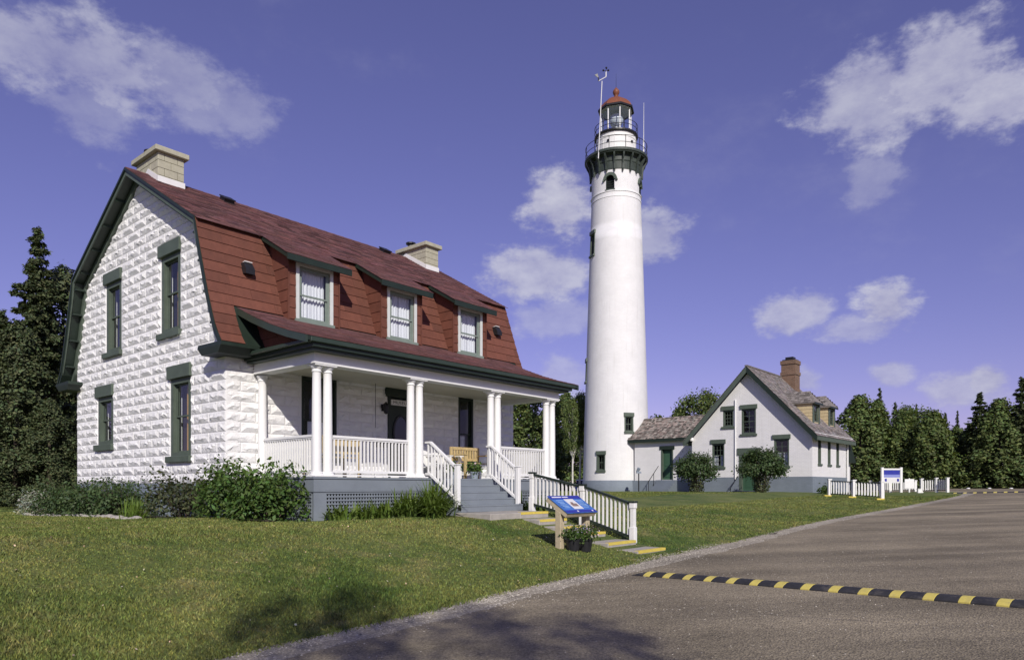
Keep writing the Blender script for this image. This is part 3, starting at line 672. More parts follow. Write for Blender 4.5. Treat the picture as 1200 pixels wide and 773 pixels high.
def lookout(v, w_, dv, dw):
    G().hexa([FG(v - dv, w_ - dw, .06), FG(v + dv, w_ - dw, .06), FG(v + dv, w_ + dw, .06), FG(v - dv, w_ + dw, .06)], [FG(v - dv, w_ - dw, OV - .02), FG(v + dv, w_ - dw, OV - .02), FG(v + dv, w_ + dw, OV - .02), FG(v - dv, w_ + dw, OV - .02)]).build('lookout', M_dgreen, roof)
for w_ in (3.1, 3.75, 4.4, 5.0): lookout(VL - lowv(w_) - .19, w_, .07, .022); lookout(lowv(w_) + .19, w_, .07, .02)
for t in (.2, .42, .64, .86):
    vv = RV + (RV - BV) * t; lookout(vv, RW - (vv - RV) * KU - .17, .02, .03); lookout(2 * RV - vv, RW - (vv - RV) * KU - .17, .02, .03)
# boxed eave ends at the foot of the steep slopes
for s in (0, 1):
    mv = (lambda v: v) if not s else (lambda v: VL - v); g = G()
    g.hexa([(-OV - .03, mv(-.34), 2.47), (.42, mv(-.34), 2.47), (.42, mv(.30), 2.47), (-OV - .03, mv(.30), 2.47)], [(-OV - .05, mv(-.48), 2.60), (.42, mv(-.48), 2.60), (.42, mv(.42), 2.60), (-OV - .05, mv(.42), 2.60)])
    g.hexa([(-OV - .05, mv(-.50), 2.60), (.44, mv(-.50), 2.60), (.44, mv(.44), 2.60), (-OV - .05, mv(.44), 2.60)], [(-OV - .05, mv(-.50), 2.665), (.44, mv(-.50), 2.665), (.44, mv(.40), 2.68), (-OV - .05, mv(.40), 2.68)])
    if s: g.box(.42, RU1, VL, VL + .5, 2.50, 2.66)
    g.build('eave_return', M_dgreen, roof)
# roof vents
def box_vent(u, v, w_):
    g = G(); g.box(-.13, .13, -.13, .13, -.05, .05); g.box(-.15, .15, -.15, .15, .05, .075); o = g.build('roof_vent', M_black, roof); o.location = (u, v, w_ + .04); o.rotation_euler.x = math.atan(KU); return o
box_vent(1.95, 3.62, RW - .33 * KU); box_vent(6.95, 3.60, RW - .35 * KU)
for u_, w_ in ((.60, 4.36), (8.25, 4.36)):
    v_ = lowv(w_); g = G(); g.prism([(-.10, .12), (-.10, -.10), (.12, -.12), (.12, -.02), (.02, .12)], -.10, .10, lambda a, b, o: (o, -a, b)); o = g.build('wall_vent', M_black, roof); o.location = (u_, v_ - .06, w_)
    g = G(); g.prism([(-.09, .125), (-.09, .10), (.03, .135), (.03, .15)], -.085, .085, lambda a, b, o: (o, -a, b)); o = g.build('vent_hood', M_flash, roof); o.location = (u_, v_ - .07, w_)
# chimneys: coursed stone, cap, flashing, pot
def chimney(u0, u1, v0, v1, ztop, wallzs):
    body = G().box(u0 + .02, u1 - .02, v0 + .02, v1 - .02, 5.9, ztop - .16).build('chimney', M_cstone, house)
    hgt = .175; z = ztop - .14 - hgt; k = 0
    while z > 6.55:
        for face in range(4):
            L_ = (u1 - u0) if face in (0, 2) else (v1 - v0); nb = 2 if L_ < .8 else 3; off = 0 if k % 2 else L_ / nb / 2; x = -off
            while x < L_ - .01:
                x0, x1 = max(x, 0) + .004, min(x + L_ / nb, L_) - .004
                if x1 - x0 > .05:
                    if face == 0: b = (u0 + x0, u0 + x1, v0, v0 + .03)
                    elif face == 2: b = (u0 + x0, u0 + x1, v1 - .03, v1)
                    elif face == 1: b = (u0 - .002, u0 + .028, v0 + x0, v0 + x1)
                    else: b = (u1 - .028, u1 + .002, v0 + x0, v0 + x1)
                    if face in (0, 1): G().box(*b, z + .004, z + hgt - .004).build('stone', M_cstone, body, bevel=.004)
                x += L_ / nb
        z -= hgt; k += 1
    G().box(u0 - .09, u1 + .09, v0 - .09, v1 + .09, ztop - .14, ztop - .02).build('cap', M_cstone, body, bevel=.012)
    um, vm = (u0 + u1) / 2, (v0 + v1) / 2
    g = G(); g.lathe([(.0, .0), (.10, .0), (.10, .14), (.16, .15), (.16, .19), (0, .23)], 12, (um - .1, vm + .25, ztop - .02), caps=False); g.build('flue_cap', M_black, body)
    rz = lambda v: RW - abs(v - RV) * KU
    g = G(); e = .016
    g.hexa([(u0 - e, v0 - e, rz(v0) - .05), (u1 + e, v0 - e, rz(v0) - .05), (u1 + e, v0 + .01, rz(v0) - .05), (u0 - e, v0 + .01, rz(v0) - .05)], [(u0 - e, v0 - e, rz(v0) + .14), (u1 + e, v0 - e, rz(v0) + .14), (u1 + e, v0 + .01, rz(v0) + .14), (u0 - e, v0 + .01, rz(v0) + .14)])
    for s in (u0 - e, u1 - .01):
        for va, vb in ((v0, RV), (RV, v1)):
            g.hexa([(s, va, rz(va) - .05), (s + .026, va, rz(va) - .05), (s + .026, vb, rz(vb) - .05), (s, vb, rz(vb) - .05)], [(s, va, rz(va) + .14), (s + .026, va, rz(va) + .14), (s + .026, vb, rz(vb) + .14), (s, vb, rz(vb) + .14)])
    g.build('flashing', M_flash, body)
chimney(.20, .80, 3.45, 4.62, 7.74, None)
chimney(8.10, 8.62, 3.02, 4.28, 7.52, None)

# dormers
def dormer(c):
    fv = -.20; body = G(); a0, a1 = c - DW, c + DW; wz = (c - .38, c + .39, 3.44, 4.56)
    wall(body, FF, lambda h: (a0, a1), 3.10, 4.74, [wz], -fv - .16 + 0, -fv, [])
    d = body.build('dormer', M_lshing, house); set_tone(d.data, [1.0] * len(d.data.polygons))
    for s in (a0, a1):
        x0, x1 = (s, s + .06) if s == a0 else (s - .06, s)
        g = G(); poly = [(fv + .005, 3.10), (fv + .005, 4.74), (BV, 4.74 + (BV - fv) * .575), (lowv(4.6) + .1, 4.6), (lowv(3.5) + .1, 3.4), (lowv(3.15) + .1, 3.10)]
        g.prism(poly, x0 + .001, x1 - .001, lambda a, b, o: (o, a, b)); o = g.build('cheek', M_lshing, d); set_tone(o.data, [1.0] * len(o.data.polygons))
        g = G(); g.box(x0 - .012 if s == a0 else x1 - .02, x0 + .02 if s == a0 else x1 + .012, fv - .025, fv + .006, 3.3, 4.72); o = g.build('corner_board', M_lshing, d); set_tone(o.data, [.9] * len(o.data.polygons))
    # lapped courses on the face beside the window
    for z in [3.42 + .235 * i for i in range(6)]:
        for x0, x1 in ((a0 + .022, wz[0] - .075), (wz[1] + .075, a1 - .022)):
            if x1 - x0 < .04: continue
            g = G().hexa([(x0, fv - .018, z), (x1, fv - .018, z), (x1, fv, z), (x0, fv, z)], [(x0, fv - .004, z + .232), (x1, fv - .004, z + .232), (x1, fv, z + .232), (x0, fv, z + .232)]); o = g.build('shingle', M_lshing, d); set_tone(o.data, [random.uniform(.92, 1.05)] * 6)
    # cheek shingle courses (each proud of the cheek)
    for z in [3.55 + .235 * i for i in range(5)]:
        v1 = lowv(min(z + .1, 5.2)) - .02
        if v1 - fv > .08:
            g = G().hexa([(a0 - .016, fv, z), (a0, fv, z), (a0, v1, z), (a0 - .016, v1, z)], [(a0 - .004, fv, z + .232), (a0, fv, z + .232), (a0, v1 + .06, z + .232), (a0 - .004, v1 + .06, z + .232)]); o = g.build('shingle', M_lshing, d); set_tone(o.data, [random.uniform(.9, 1.05)] * 6)
    rs = .575; ra, rb = c - .80, c + .80; ev = -.42; top = BV + .25; zt = lambda v: 5.28 - (BV - v) * rs
    g = G().hexa([(ra, ev, zt(ev) - .09), (rb, ev, zt(ev) - .09), (rb, top, zt(top) - .09), (ra, top, zt(top) - .09)], [(ra, ev, zt(ev) + .012), (rb, ev, zt(ev) + .012), (rb, top, zt(top) + .012), (ra, top, zt(top) + .012)])
    g.build('dormer_roof', M_dgreen, d)
    gs, ts = lap_courses((top, zt(top) + .014), (ev - .02, zt(ev - .02) + .014), ra - .02, rb + .02, .135, .30, .013, (.72, 1.25)); o = gs.build('roof_shingles', M_shing, d); set_tone(o.data, ts); o['kind'] = 'stuff'
    G().box(ra, rb, ev - .03, ev, zt(ev) - .13, zt(ev) - .005).build('eave_fascia', M_dgreen, d)
    FD = lambda a, h, o: (a, fv - o, h)
    g = G()
    for b in ((wz[0] - .075, wz[0] + .0, 3.38, 4.62), (wz[1], wz[1] + .075, 3.38, 4.62), (wz[0], wz[1], 4.56, 4.64)): g.box(b[0], b[1], b[2], b[3], -.02, .03, FD)
    g.build('window_casing', M_casing, d)
    window(d, FD, wz[0], wz[1], wz[2], wz[3], .05, .045, .47, curtain=(M_lace, [(.05, .5, .0, 1.0), (.5, .95, .0, 1.0)]), mats=(M_green2, M_green2))
    G().box(wz[0], wz[1], wz[2], wz[3], -.30, -.28, FD).build('interior_shade', M_dark, d)
    G().box(wz[0] - .10, wz[1] + .10, 3.38, 3.44, .0, .055, FD).build('window_sill', M_green2, d)
M_green2 = mat('sage_sash_paint', (.19, .235, .20), .5, .1, 6, .1, 40, (.3, .34, .3), .3)
M_casing = mat('pale_casing_paint', (.60, .63, .60), .5, .06, 6, .1, 40, (.4, .42, .4), .3)
for c in DORM: dormer(c)

# ------------------------------------------------------------------ porch of the near house
M_gutter = mat('gutter_green_paint', (.033, .050, .037), .35, .12, 5, .05, 40)
PU0, PU1, PV, DK = .57, 8.06, -2.13, .11; CV = -2.0
pr_prof = [(-.02, 3.47), (-.62, 3.205), (-1.22, 2.97), (-1.84, 2.765), (-2.44, 2.60)]; PR0, PR1 = .24, 8.46
g = G()
for (a, b) in zip(pr_prof[:-1], pr_prof[1:]): g.hexa([(PR0, a[0], a[1] - .085), (PR1, a[0], a[1] - .085), (PR1, b[0], b[1] - .085), (PR0, b[0], b[1] - .085)], [(PR0, a[0], a[1]), (PR1, a[0], a[1]), (PR1, b[0], b[1]), (PR0, b[0], b[1])])
proof = g.build('porch_roof', M_dgreen, house)
for i, (a, b) in enumerate(zip(pr_prof[:-1], pr_prof[1:])):
    gs, ts = lap_courses(a, b, PR0 - .025, PR1 + .025, .135, .30, .012, (.74, 1.2)); o = gs.build('porch_shingles', M_shing, proof); set_tone(o.data, ts); o['kind'] = 'stuff'
# rake boards of the porch roof ends, cornice, frieze, ceiling
for u0, u1 in ((PR0 - .045, PR0), (PR1, PR1 + .045)):
    g = G()
    for (a, b) in zip(pr_prof[:-1], pr_prof[1:]): g.hexa([(u0, a[0], a[1] - .13), (u1, a[0], a[1] - .13), (u1, b[0], b[1] - .13), (u0, b[0], b[1] - .13)], [(u0, a[0], a[1] - .004), (u1, a[0], a[1] - .004), (u1, b[0], b[1] - .004), (u0, b[0], b[1] - .004)])
    g.build('rake_board', M_gutter, proof)
g = G(); c0, c1 = .32, 8.32
g.box(c0 - .02, c1 + .02, -2.46, -2.36, 2.50, 2.588); g.box(c0 - .02, c0 + .1, -2.36, -.02, 2.50, 2.57); g.box(c1 - .1, c1 + .02, -2.36, -.02, 2.50, 2.57)
g.build('gutter', M_gutter, proof, bevel=.012)
g = G(); g.box(c0 + .06, c1 - .06, -2.40, -2.1, 2.43, 2.505); g.box(c0 + .06, c0 + .3, -2.1, -.02, 2.43, 2.505); g.box(c1 - .3, c1 - .06, -2.1, -.02, 2.43, 2.505); g.build('cornice', M_dgreen, proof)
g = G(); g.box(c0 + .12, c1 - .12, -2.33, -2.1, 2.385, 2.435); g.box(c0 + .12, c0 + .3, -2.1, -.02, 2.385, 2.435); g.box(c1 - .3, c1 - .12, -2.1, -.02, 2.385, 2.435); g.build('bed_moulding', M_gutter, proof)
g = G(); g.box(PU0 + .02, PU1 - .02, CV - .13, CV + .13, 2.185, 2.39); g.box(PU0 + .02, PU0 + .28, CV + .13, -.04, 2.185, 2.39); g.box(PU1 - .28, PU1 - .02, CV + .13, -.04, 2.185, 2.39); g.build('frieze', M_white, proof)
g = G(); g.box(PU0 + .0, PU1 - .0, CV - .15, CV - .125, 2.185, 2.215); g.box(PU0, PU0 + .03, CV - .12, -.05, 2.185, 2.215); g.build('frieze_moulding', M_white, proof)
g = G(); n = 16
for i in range(n): y0 = CV + .13 + (-.04 - CV - .13) * i / n; y1 = CV + .13 + (-.04 - CV - .13) * (i + 1) / n; g.box(PU0 + .28, PU1 - .28, y0 + .003, y1 - .003, 2.29, 2.31)
g.box(PU0 + .27, PU1 - .27, CV + .12, -.03, 2.312, 2.33); g.build('porch_ceiling', M_cream, proof)
for ue in (.60, 8.0):
    g = G(); poly = [(-.05, 2.50), (-2.28, 2.50)] + [(p[0] + .10, p[1] - .10) for p in reversed(pr_prof[1:])] + [(-.05, 3.36)]
    g.prism(poly, ue, ue + .05, lambda a, b, o: (o, a, b)); o = g.build('porch_end_wall', M_lshing, proof); set_tone(o.data, [1.0] * len(o.data.polygons))
    for k in range(3):
        z = 2.60 + .235 * k; v_end = -2.05 + .62 * (k + 1) ; v_end = min(v_end, -.3)
        g = G().hexa([(ue - .018, v_end - .1, z), (ue, v_end - .1, z), (ue, -.12, z), (ue - .018, -.12, z)], [(ue - .004, v_end + .28, z + .23), (ue, v_end + .28, z + .23), (ue, -.12, z + .23), (ue - .004, -.12, z + .23)]); o = g.build('shingle', M_lshing, proof); set_tone(o.data, [random.uniform(.9, 1.05)] * 6)
# deck
g = G(); n = 70
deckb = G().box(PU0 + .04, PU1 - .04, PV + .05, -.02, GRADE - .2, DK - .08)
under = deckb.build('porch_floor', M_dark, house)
for i in range(26):
    y0 = PV - .02 + (-.02 - PV) * i / 26; y1 = PV - .02 + (-.02 - PV) * (i + 1) / 26; G().box(PU0 - .02, PU1 + .02, y0 + .002, y1 - .002, DK - .035, DK).build('deck_board', M_grey, under)
for b in ((PU0, PU1, PV, PV + .035), (PU0, PU0 + .035, PV + .035, -.02), (PU1 - .035, PU1, PV + .035, -.02)): G().box(*b, -.145, DK - .037).build('fascia_board', M_grey, under)
for b in ((PU0 - .006, PU1 + .006, PV - .006, PV + .03), (PU0 - .006, PU0 + .03, PV + .03, -.02)): G().box(*b, -.168, -.147).build('skirt_rail', M_grey, under)
for x0, x1 in ((PU0 + .01, PU0 + .28), (3.18, 3.42), (5.48, 5.70), (PU1 - .28, PU1 - .01)): G().box(x0, x1, PV + .012, PV + .045, GRADE - .15, -.168).build('skirt_post', M_grey, under)
def lattice(F, a0, a1, h0, h1):
    g = G(); st = .066; wd = .030; n = int((a1 - a0) / st); m = int((h1 - h0) / st)
    for i in range(n + 1): a = a0 + (a1 - a0) * i / n; g.box(a - wd / 2, a + wd / 2, h0, h1, .0, .012, F)
    for j in range(m + 1): h = h0 + (h1 - h0) * j / m; g.box(a0, a1, h - wd / 2, h + wd / 2, .0125, .024, F)
    o = g.build('lattice', M_grey, under, fix=False); o['kind'] = 'stuff'; return o
FPf = lambda a, h, o: (a, PV + .032 - o, h); FPl = lambda a, h, o: (PU0 + .032 - o, a, h)
lattice(FPf, PU0 + .28, 3.18, -.74, -.19); lattice(FPf, 5.70, PU1 - .28, -.74, -.19); lattice(FPl, PV + .1, -.05, -.74, -.19)
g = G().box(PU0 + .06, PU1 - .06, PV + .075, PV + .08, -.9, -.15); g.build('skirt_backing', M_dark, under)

# columns
def column(u, v):
    g = G(); prof = [(.098, .055), (.098, .10)] + [(.0905 - .014 * (t ** 1.8), .10 + 1.86 * t) for t in [i / 8 for i in range(9)]] + [(.078, 1.965)]
    g.lathe(prof, 20); c = g.build('column', M_white, house, smooth=True); c.location = (u, v, DK)
    mod = c.modifiers.new('edge', 'EDGE_SPLIT'); mod.split_angle = R(40)
    G().lathe([(.13, .0), (.13, .045), (.115, .06), (.115, .085), (.10, .10)], 20).build('column_base', M_white, c)
    G().lathe([(.078, 1.93), (.092, 1.94), (.092, 1.955), (.082, 1.965), (.082, 1.985), (.10, 2.005), (.115, 2.03), (.115, 2.045)], 20).build('capital', M_white, c)
    return c
for u in (.72, .96, 3.02, 3.26, 5.52, 5.76, 7.66, 7.91): column(u, CV)
column(.72, -.13); column(7.91, -.13)
for a, b in ((.60, 1.08), (2.90, 3.38), (5.40, 5.88), (7.54, 8.03)):
    G().box(a, b, CV - .14, CV + .14, DK + 2.045, DK + 2.078).build('abacus', M_white, house, bevel=.005); G().box(a - .01, b + .01, CV - .15, CV + .15, DK + .001, DK + .03).build('plinth', M_white, house, bevel=.006)

# balustrades
def balustrade(p, q, z, htop, n, base=True):
    p, q = Vector((*p, 0)), Vector((*q, 0)); top = G(); top.bar((p.x, p.y, z + htop), (q.x, q.y, z + htop), .075, .045); top.bar((p.x, p.y, z + htop - .035), (q.x, q.y, z + htop - .035), .045, .03)
    r = top.build('porch_railing', M_white, house)
    g = G(); g.bar((p.x, p.y, z + .105), (q.x, q.y, z + .105), .05, .05); g.build('bottom_rail', M_white, r)
    g = G(); g.bar((p.x, p.y, z + .035), (q.x, q.y, z + .035), .03, .025); g.build('base_rail', M_white, r)
    me = bpy.data.meshes.new('baluster'); gg = G().box(-.0155, .0155, -.0155, .0155, z + .13, z + htop - .05); me.from_pydata(gg.v, [], gg.f); me.materials.append(M_white)
    d = (q - p); ang = math.atan2(d.y, d.x)
    for i in range(n): t = (i + .5) / n; c = p + d * t; o = bpy.data.objects.new('baluster', me); COL.objects.link(o); o.parent = r; o.location = (c.x, c.y, 0); o.rotation_euler.z = ang
balustrade((1.06, CV), (2.92, CV), DK, .765, 21); balustrade((5.86, CV), (7.56, CV), DK, .765, 18); balustrade((.72, CV + .1), (.72, -.23), DK, .765, 20); balustrade((7.91, CV + .1), (7.91, -.23), DK, .765, 20)

# timber stairs with railings
SU0, SU1 = 3.45, 5.45; nR = 5; rise = .142; run = .225; SV = PV
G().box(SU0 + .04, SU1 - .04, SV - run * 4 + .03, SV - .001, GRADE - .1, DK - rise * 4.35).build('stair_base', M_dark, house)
for k in range(1, nR + 1):
    zt = DK - rise * k; vb = SV - run * (k - 1)
    if k < nR: G().box(SU0, SU1, vb - run - .025, vb - .004, zt - .035, zt).build('tread', M_grey, house, bevel=.005)
    G().box(SU0 + .012, SU1 - .012, vb - .022, vb - .002, zt + .001, zt + rise - .037 if k > 1 else DK - .037).build('riser', M_grey, house)
for s in (SU0 + .001, SU1 - .036):
    g = G(); poly = [(SV, DK - .15), (SV, GRADE - .1), (SV - run * 4, GRADE - .1), (SV - run * 4, DK - rise * 5 + .02)]; g.prism(poly, s, s + .035, lambda a, b, o: (o, a, b)); g.build('stringer', M_grey, house)
def stair_rail(u):
    pA = Vector((u, -1.97, DK + .765)); pB = Vector((u, -2.12, DK + .765)); pC = Vector((u, -2.93, .30)); dirn = pC - pB
    g = G(); g.bar(pA, pB, .07, .04); g.bar(pB, pC + dirn * .0, .07, .04); r = g.build('stair_railing', M_white, house)
    G().box(u - .045, u + .045, -2.975, -2.885, -.50, .37).build('newel_post', M_white, r, bevel=.006)
    G().box(u - .06, u + .06, -2.99, -2.87, .37, .395).build('newel_cap', M_white, r, bevel=.006)
    g = G(); b0 = Vector((u, -1.97, DK + .09)); b1 = Vector((u, -2.10, DK + .09)); b2 = Vector((u, -2.93, -.36)); g.bar(b0, b1, .045, .05); g.bar(b1, b2, .045, .05); g.build('bottom_rail', M_white, r)
    for i in range(9):
        t = (i + .5) / 9; v_ = -2.0 - .9 * t; zt = pA.z if v_ > -2.12 else pB.z + (pC.z - pB.z) * (-2.12 - v_) / .81; zb = DK + .09 if v_ > -2.10 else b1.z + (b2.z - b1.z) * (-2.10 - v_) / .83
        G().box(u - .015, u + .015, v_ - .015, v_ + .015, zb, zt).build('baluster', M_white, r)
    for k in range(1, 5): G().box(u - .03, u + .03, SV - run * k - .02, SV - run * k + .06, DK - rise * k - .10, DK - rise * k + .012).build('rail_bracket', M_black, r)
stair_rail(SU0 + .03); stair_rail(SU1 - .03)

# porch wall: windows and door
DKW = M_dgreen
def pwin(u0, u1, h0, h1):
    w = window(house, FF, u0, u1, h0, h1, .11, .06, .48, mats=(DKW, DKW), curtain=(M_lace, [(.3, .75, 0, .46)]), name='porch_window')
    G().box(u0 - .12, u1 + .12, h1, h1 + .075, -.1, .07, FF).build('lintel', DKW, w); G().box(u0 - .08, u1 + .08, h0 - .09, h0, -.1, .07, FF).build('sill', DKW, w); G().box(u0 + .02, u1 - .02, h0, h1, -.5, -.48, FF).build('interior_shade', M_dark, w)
pwin(*FW_[0]); pwin(*FW_[2])
u0, u1, h0, h1 = FW_[1]
door = G().box(u0 + .07, u1 - .07, h0, h1 - .01, -.10, -.05, FF).build('front_door', M_dgreen, house, bevel=.004)
g = G(); g.box(u0, u0 + .07, h0, h1, -.14, .01, FF); g.box(u1 - .07, u1, h0, h1, -.14, .01, FF); g.build('door_frame', M_dgreen, door)
G().box(u0 - .10, u1 + .10, h1 + .0, h1 + .285, -.1, .06, FF).build('door_lintel', M_dgreen, door)
g = G()
for i in range(24): a = 2 * math.pi * i / 24; b = 2 * math.pi * (i + 1) / 24; cx, cz = (u0 + u1) / 2, 1.25; g.hexa([FF(cx + .22 * math.cos(a), cz + .38 * math.sin(a), -.05), FF(cx + .27 * math.cos(a), cz + .43 * math.sin(a), -.05), FF(cx + .27 * math.cos(b), cz + .43 * math.sin(b), -.05), FF(cx + .22 * math.cos(b), cz + .38 * math.sin(b), -.05)], [FF(cx + .22 * math.cos(a), cz + .38 * math.sin(a), -.03), FF(cx + .27 * math.cos(a), cz + .43 * math.sin(a), -.03), FF(cx + .27 * math.cos(b), cz + .43 * math.sin(b), -.03), FF(cx + .22 * math.cos(b), cz + .38 * math.sin(b), -.03)])
g.build('oval_moulding', M_black, door)
vs = [FF((u0 + u1) / 2 + .22 * math.cos(2 * math.pi * i / 24), 1.25 + .38 * math.sin(2 * math.pi * i / 24), -.046) for i in range(24)]; G().add(vs, [tuple(range(24))]).build('oval_pane', mat('dark_glass', (.02, .022, .026), .08, .05, spec=.6), door, fix=False)
g = G(); g.lathe([(0, 0), (.022, .0), (.03, .02), (.02, .04), (0, .045)], 10, caps=False); kn = g.build('door_knob', mat('brass', (.5, .35, .12), .3, .1, metal=1), door, smooth=True); kn.location = FF(u0 + .15, 1.05, -.05); kn.rotation_euler.x = R(90)
# sign plate over the door
sp = thing('door_sign', 'small white lettered plate above the front door on the porch', 'sign', (HX, HY, HZ), HROT)
G().box(u0 + .12, u1 - .12, 1.90, 2.03, -.045, -.03, FF).build('plate', M_fence, sp)
def text_obj(txt, size, m, parent, loc, rot, name='lettering', width=None):
    c = bpy.data.curves.new(name, 'FONT'); c.body = txt; c.size = size; c.align_x = 'CENTER'; c.align_y = 'CENTER'; c.extrude = .001; c.resolution_u = 2
    o = bpy.data.objects.new(name, c); COL.objects.link(o); bpy.context.view_layer.update()
    me = bpy.data.meshes.new_from_object(o.evaluated_get(bpy.context.evaluated_depsgraph_get())); bpy.data.objects.remove(o)
    if width:
        xs = [v.co.x for v in me.vertices]; k = width / (max(xs) - min(xs))
        for v in me.vertices: v.co.x *= k
    me.materials.clear(); o = link(name, me, m, parent); o.location = loc; o.rotation_euler = rot; return o
text_obj('MUSEUM', .105, M_black, sp, FF((u0 + u1) / 2, 1.963, -.028), (R(90), 0, 0), width=.52)

# wall lantern, swing rod, mailbox
ln = thing('porch_lantern', 'black wall lantern beside the front door on the porch', 'lantern', (HX, HY, HZ), HROT)
G().box(3.86, 3.94, 1.72, 1.88, -.01, .03, FF).build('backplate', M_black, ln, bevel=.004)
G().lathe([(.02, -.16), (.05, -.13), (.062, .04), (.075, .05), (.03, .10), (.01, .13)], 8, (3.90, -.14, 1.80)).build('housing', M_black, ln); g = G(); g.tube((3.90, -.02, 1.86), (3.90, -.14, 1.92), .012, n=6); g.build('bracket', M_black, ln)
mb = thing('mailbox', 'small black mailbox on the porch wall left of the door', 'mailbox', (HX, HY, HZ), HROT)
g = G(); g.prism([(3.70, .86), (3.98, .86), (3.98, .98), (3.94, 1.03), (3.74, 1.03), (3.70, .98)], .0, .13, FF); g.build('box', M_black, mb); G().box(3.69, 3.99, 1.0, 1.02, .0, .145, FF).build('lid', M_black, mb)
for q, uu in enumerate((3.42,)):
    rod = thing('hanging_rod', 'thin pale pole hanging from the porch ceiling before the wall', 'pole', (HX, HY, HZ), HROT)
    g = G(); g.tube((uu, -.35, 1.28), (uu, -.35, DK + .05), .014, n=6); g.build('lower_pole', M_fence, rod); g = G(); g.tube((uu, -.35, 2.29), (uu, -.35, 1.28), .006, n=5); g.build('upper_wire', M_black, rod)

# ------------------------------------------------------------------ lighthouse
TX, TY, TZ = 7.585, 52.0, .95
tower = thing('lighthouse', 'tall white tapering lighthouse tower with green gallery and red lantern roof', 'lighthouse', (TX, TY, 0))
def cyl_uv(o, rad=2.1):
    me = o.data; uv = me.uv_layers.new(name='UV')
    for p in me.polygons:
        c = p.center; a0 = math.atan2(c.y, c.x)
        for li in p.loop_indices:
            q = me.vertices[me.loops[li].vertex_index].co; a = math.atan2(q.y, q.x)
            while a - a0 > math.pi: a -= 2 * math.pi
            while a - a0 < -math.pi: a += 2 * math.pi
            uv.data[li].uv = (a * rad, q.z)
def trad(z):   # outer radius of the shaft
    pts = [(.5, 2.46), (2.0, 2.40), (6, 2.30), (12, 2.115), (18, 1.925), (22.3, 1.775), (24.5, 1.76)]
    for (a, ra), (b, rb) in zip(pts[:-1], pts[1:]):
        if a <= z <= b: return ra + (rb - ra) * (z - a) / (b - a)
    return pts[-1][1]
zs = [.5, 1.2, 1.86]; g = G(); g.lathe([(trad(z) + .045, z) for z in zs] + [(trad(1.86), 1.90)], 64, caps=False); o = g.build('tower_base', M_keepg, tower, smooth=True, fix=False); cyl_uv(o)
# the shaft, with real window openings cut as missing grid cells
WIN = []   # (angle, z0, z1, half width in metres, arched)
def px_angle(px, zc):  # angle on the near side for a point seen at horizontal offset from the axis
    r = trad(zc); return -math.pi / 2 + math.asin(max(-1, min(1, (px - 722) * 52 / 836.36 / r)))
WIN += [(px_angle(731.2, 6), 5.30, 6.35, .30), (px_angle(700.2, 3), 2.60, 3.70, .30), (px_angle(692.6, 18), 18.1, 19.6, .33), (px_angle(686.8, 10), 9.1, 10.5, .33)]
ARCH = [(px_angle(711.3, 23) + k * math.pi / 2, 22.42, 23.42, .31) for k in range(4)]
NA = 180; zl = sorted({1.90, *[2.2 + .6 * i for i in range(37)], 24.4, *[q for w in WIN + ARCH for q in (w[1], w[2])]})
zl = [z for i, z in enumerate(zl) if z <= 24.4]
hole = set()
vs = []; fs = []
for z in zl:
    for i in range(NA): a = 2 * math.pi * i / NA; vs.append((trad(z) * math.cos(a), trad(z) * math.sin(a), z))
def adiff(a, b): return (a - b + math.pi) % (2 * math.pi) - math.pi
for k in range(len(zl) - 1):
    zm = (zl[k] + zl[k + 1]) / 2
    for i in range(NA):
        am = 2 * math.pi * (i + .5) / NA
        if any(abs(adiff(am, w[0])) * trad(zm) < w[3] and w[1] < zm < w[2] for w in WIN + ARCH): continue
        j = (i + 1) % NA; fs.append((k * NA + i, k * NA + j, (k + 1) * NA + j, (k + 1) * NA + i))
o = G().add(vs, fs).build('tower_shaft', M_tower, tower, smooth=True, fix=False); cyl_uv(o); shaft = o
def on_tower(a, z, extra=0.0):
    r = trad(z) + extra; e = bpy.data.objects.new('x', None); return (r * math.cos(a), r * math.sin(a), z), a + math.pi / 2
for (a, z0, z1, hw) in WIN:
    ca, sa = math.cos(a), math.sin(a); r = trad((z0 + z1) / 2)
    F = lambda t, h, o, ca=ca, sa=sa: (ca * (trad(h if .6 < h < 24 else 3) + o) - sa * t, sa * (trad(h if .6 < h < 24 else 3) + o) + ca * t, h)
    w = window(tower, F, -hw, hw, z0, z1, .16, .07, .5, bars=(1, 0))
    G().box(-hw - .08, hw + .08, z1, z1 + .26, -.12, .075, F).build('lintel', M_green, w); G().box(-hw - .07, hw + .07, z0 - .14, z0, -.12, .085, F).build('sill', M_green, w)
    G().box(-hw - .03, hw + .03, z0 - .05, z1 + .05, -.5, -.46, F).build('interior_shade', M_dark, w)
    g = G(); g.box(-hw - .035, -hw + .035, z0, z1, -.3, .012, F); g.box(hw - .035, hw + .035, z0, z1, -.3, .012, F); g.build('jamb', M_green, w)
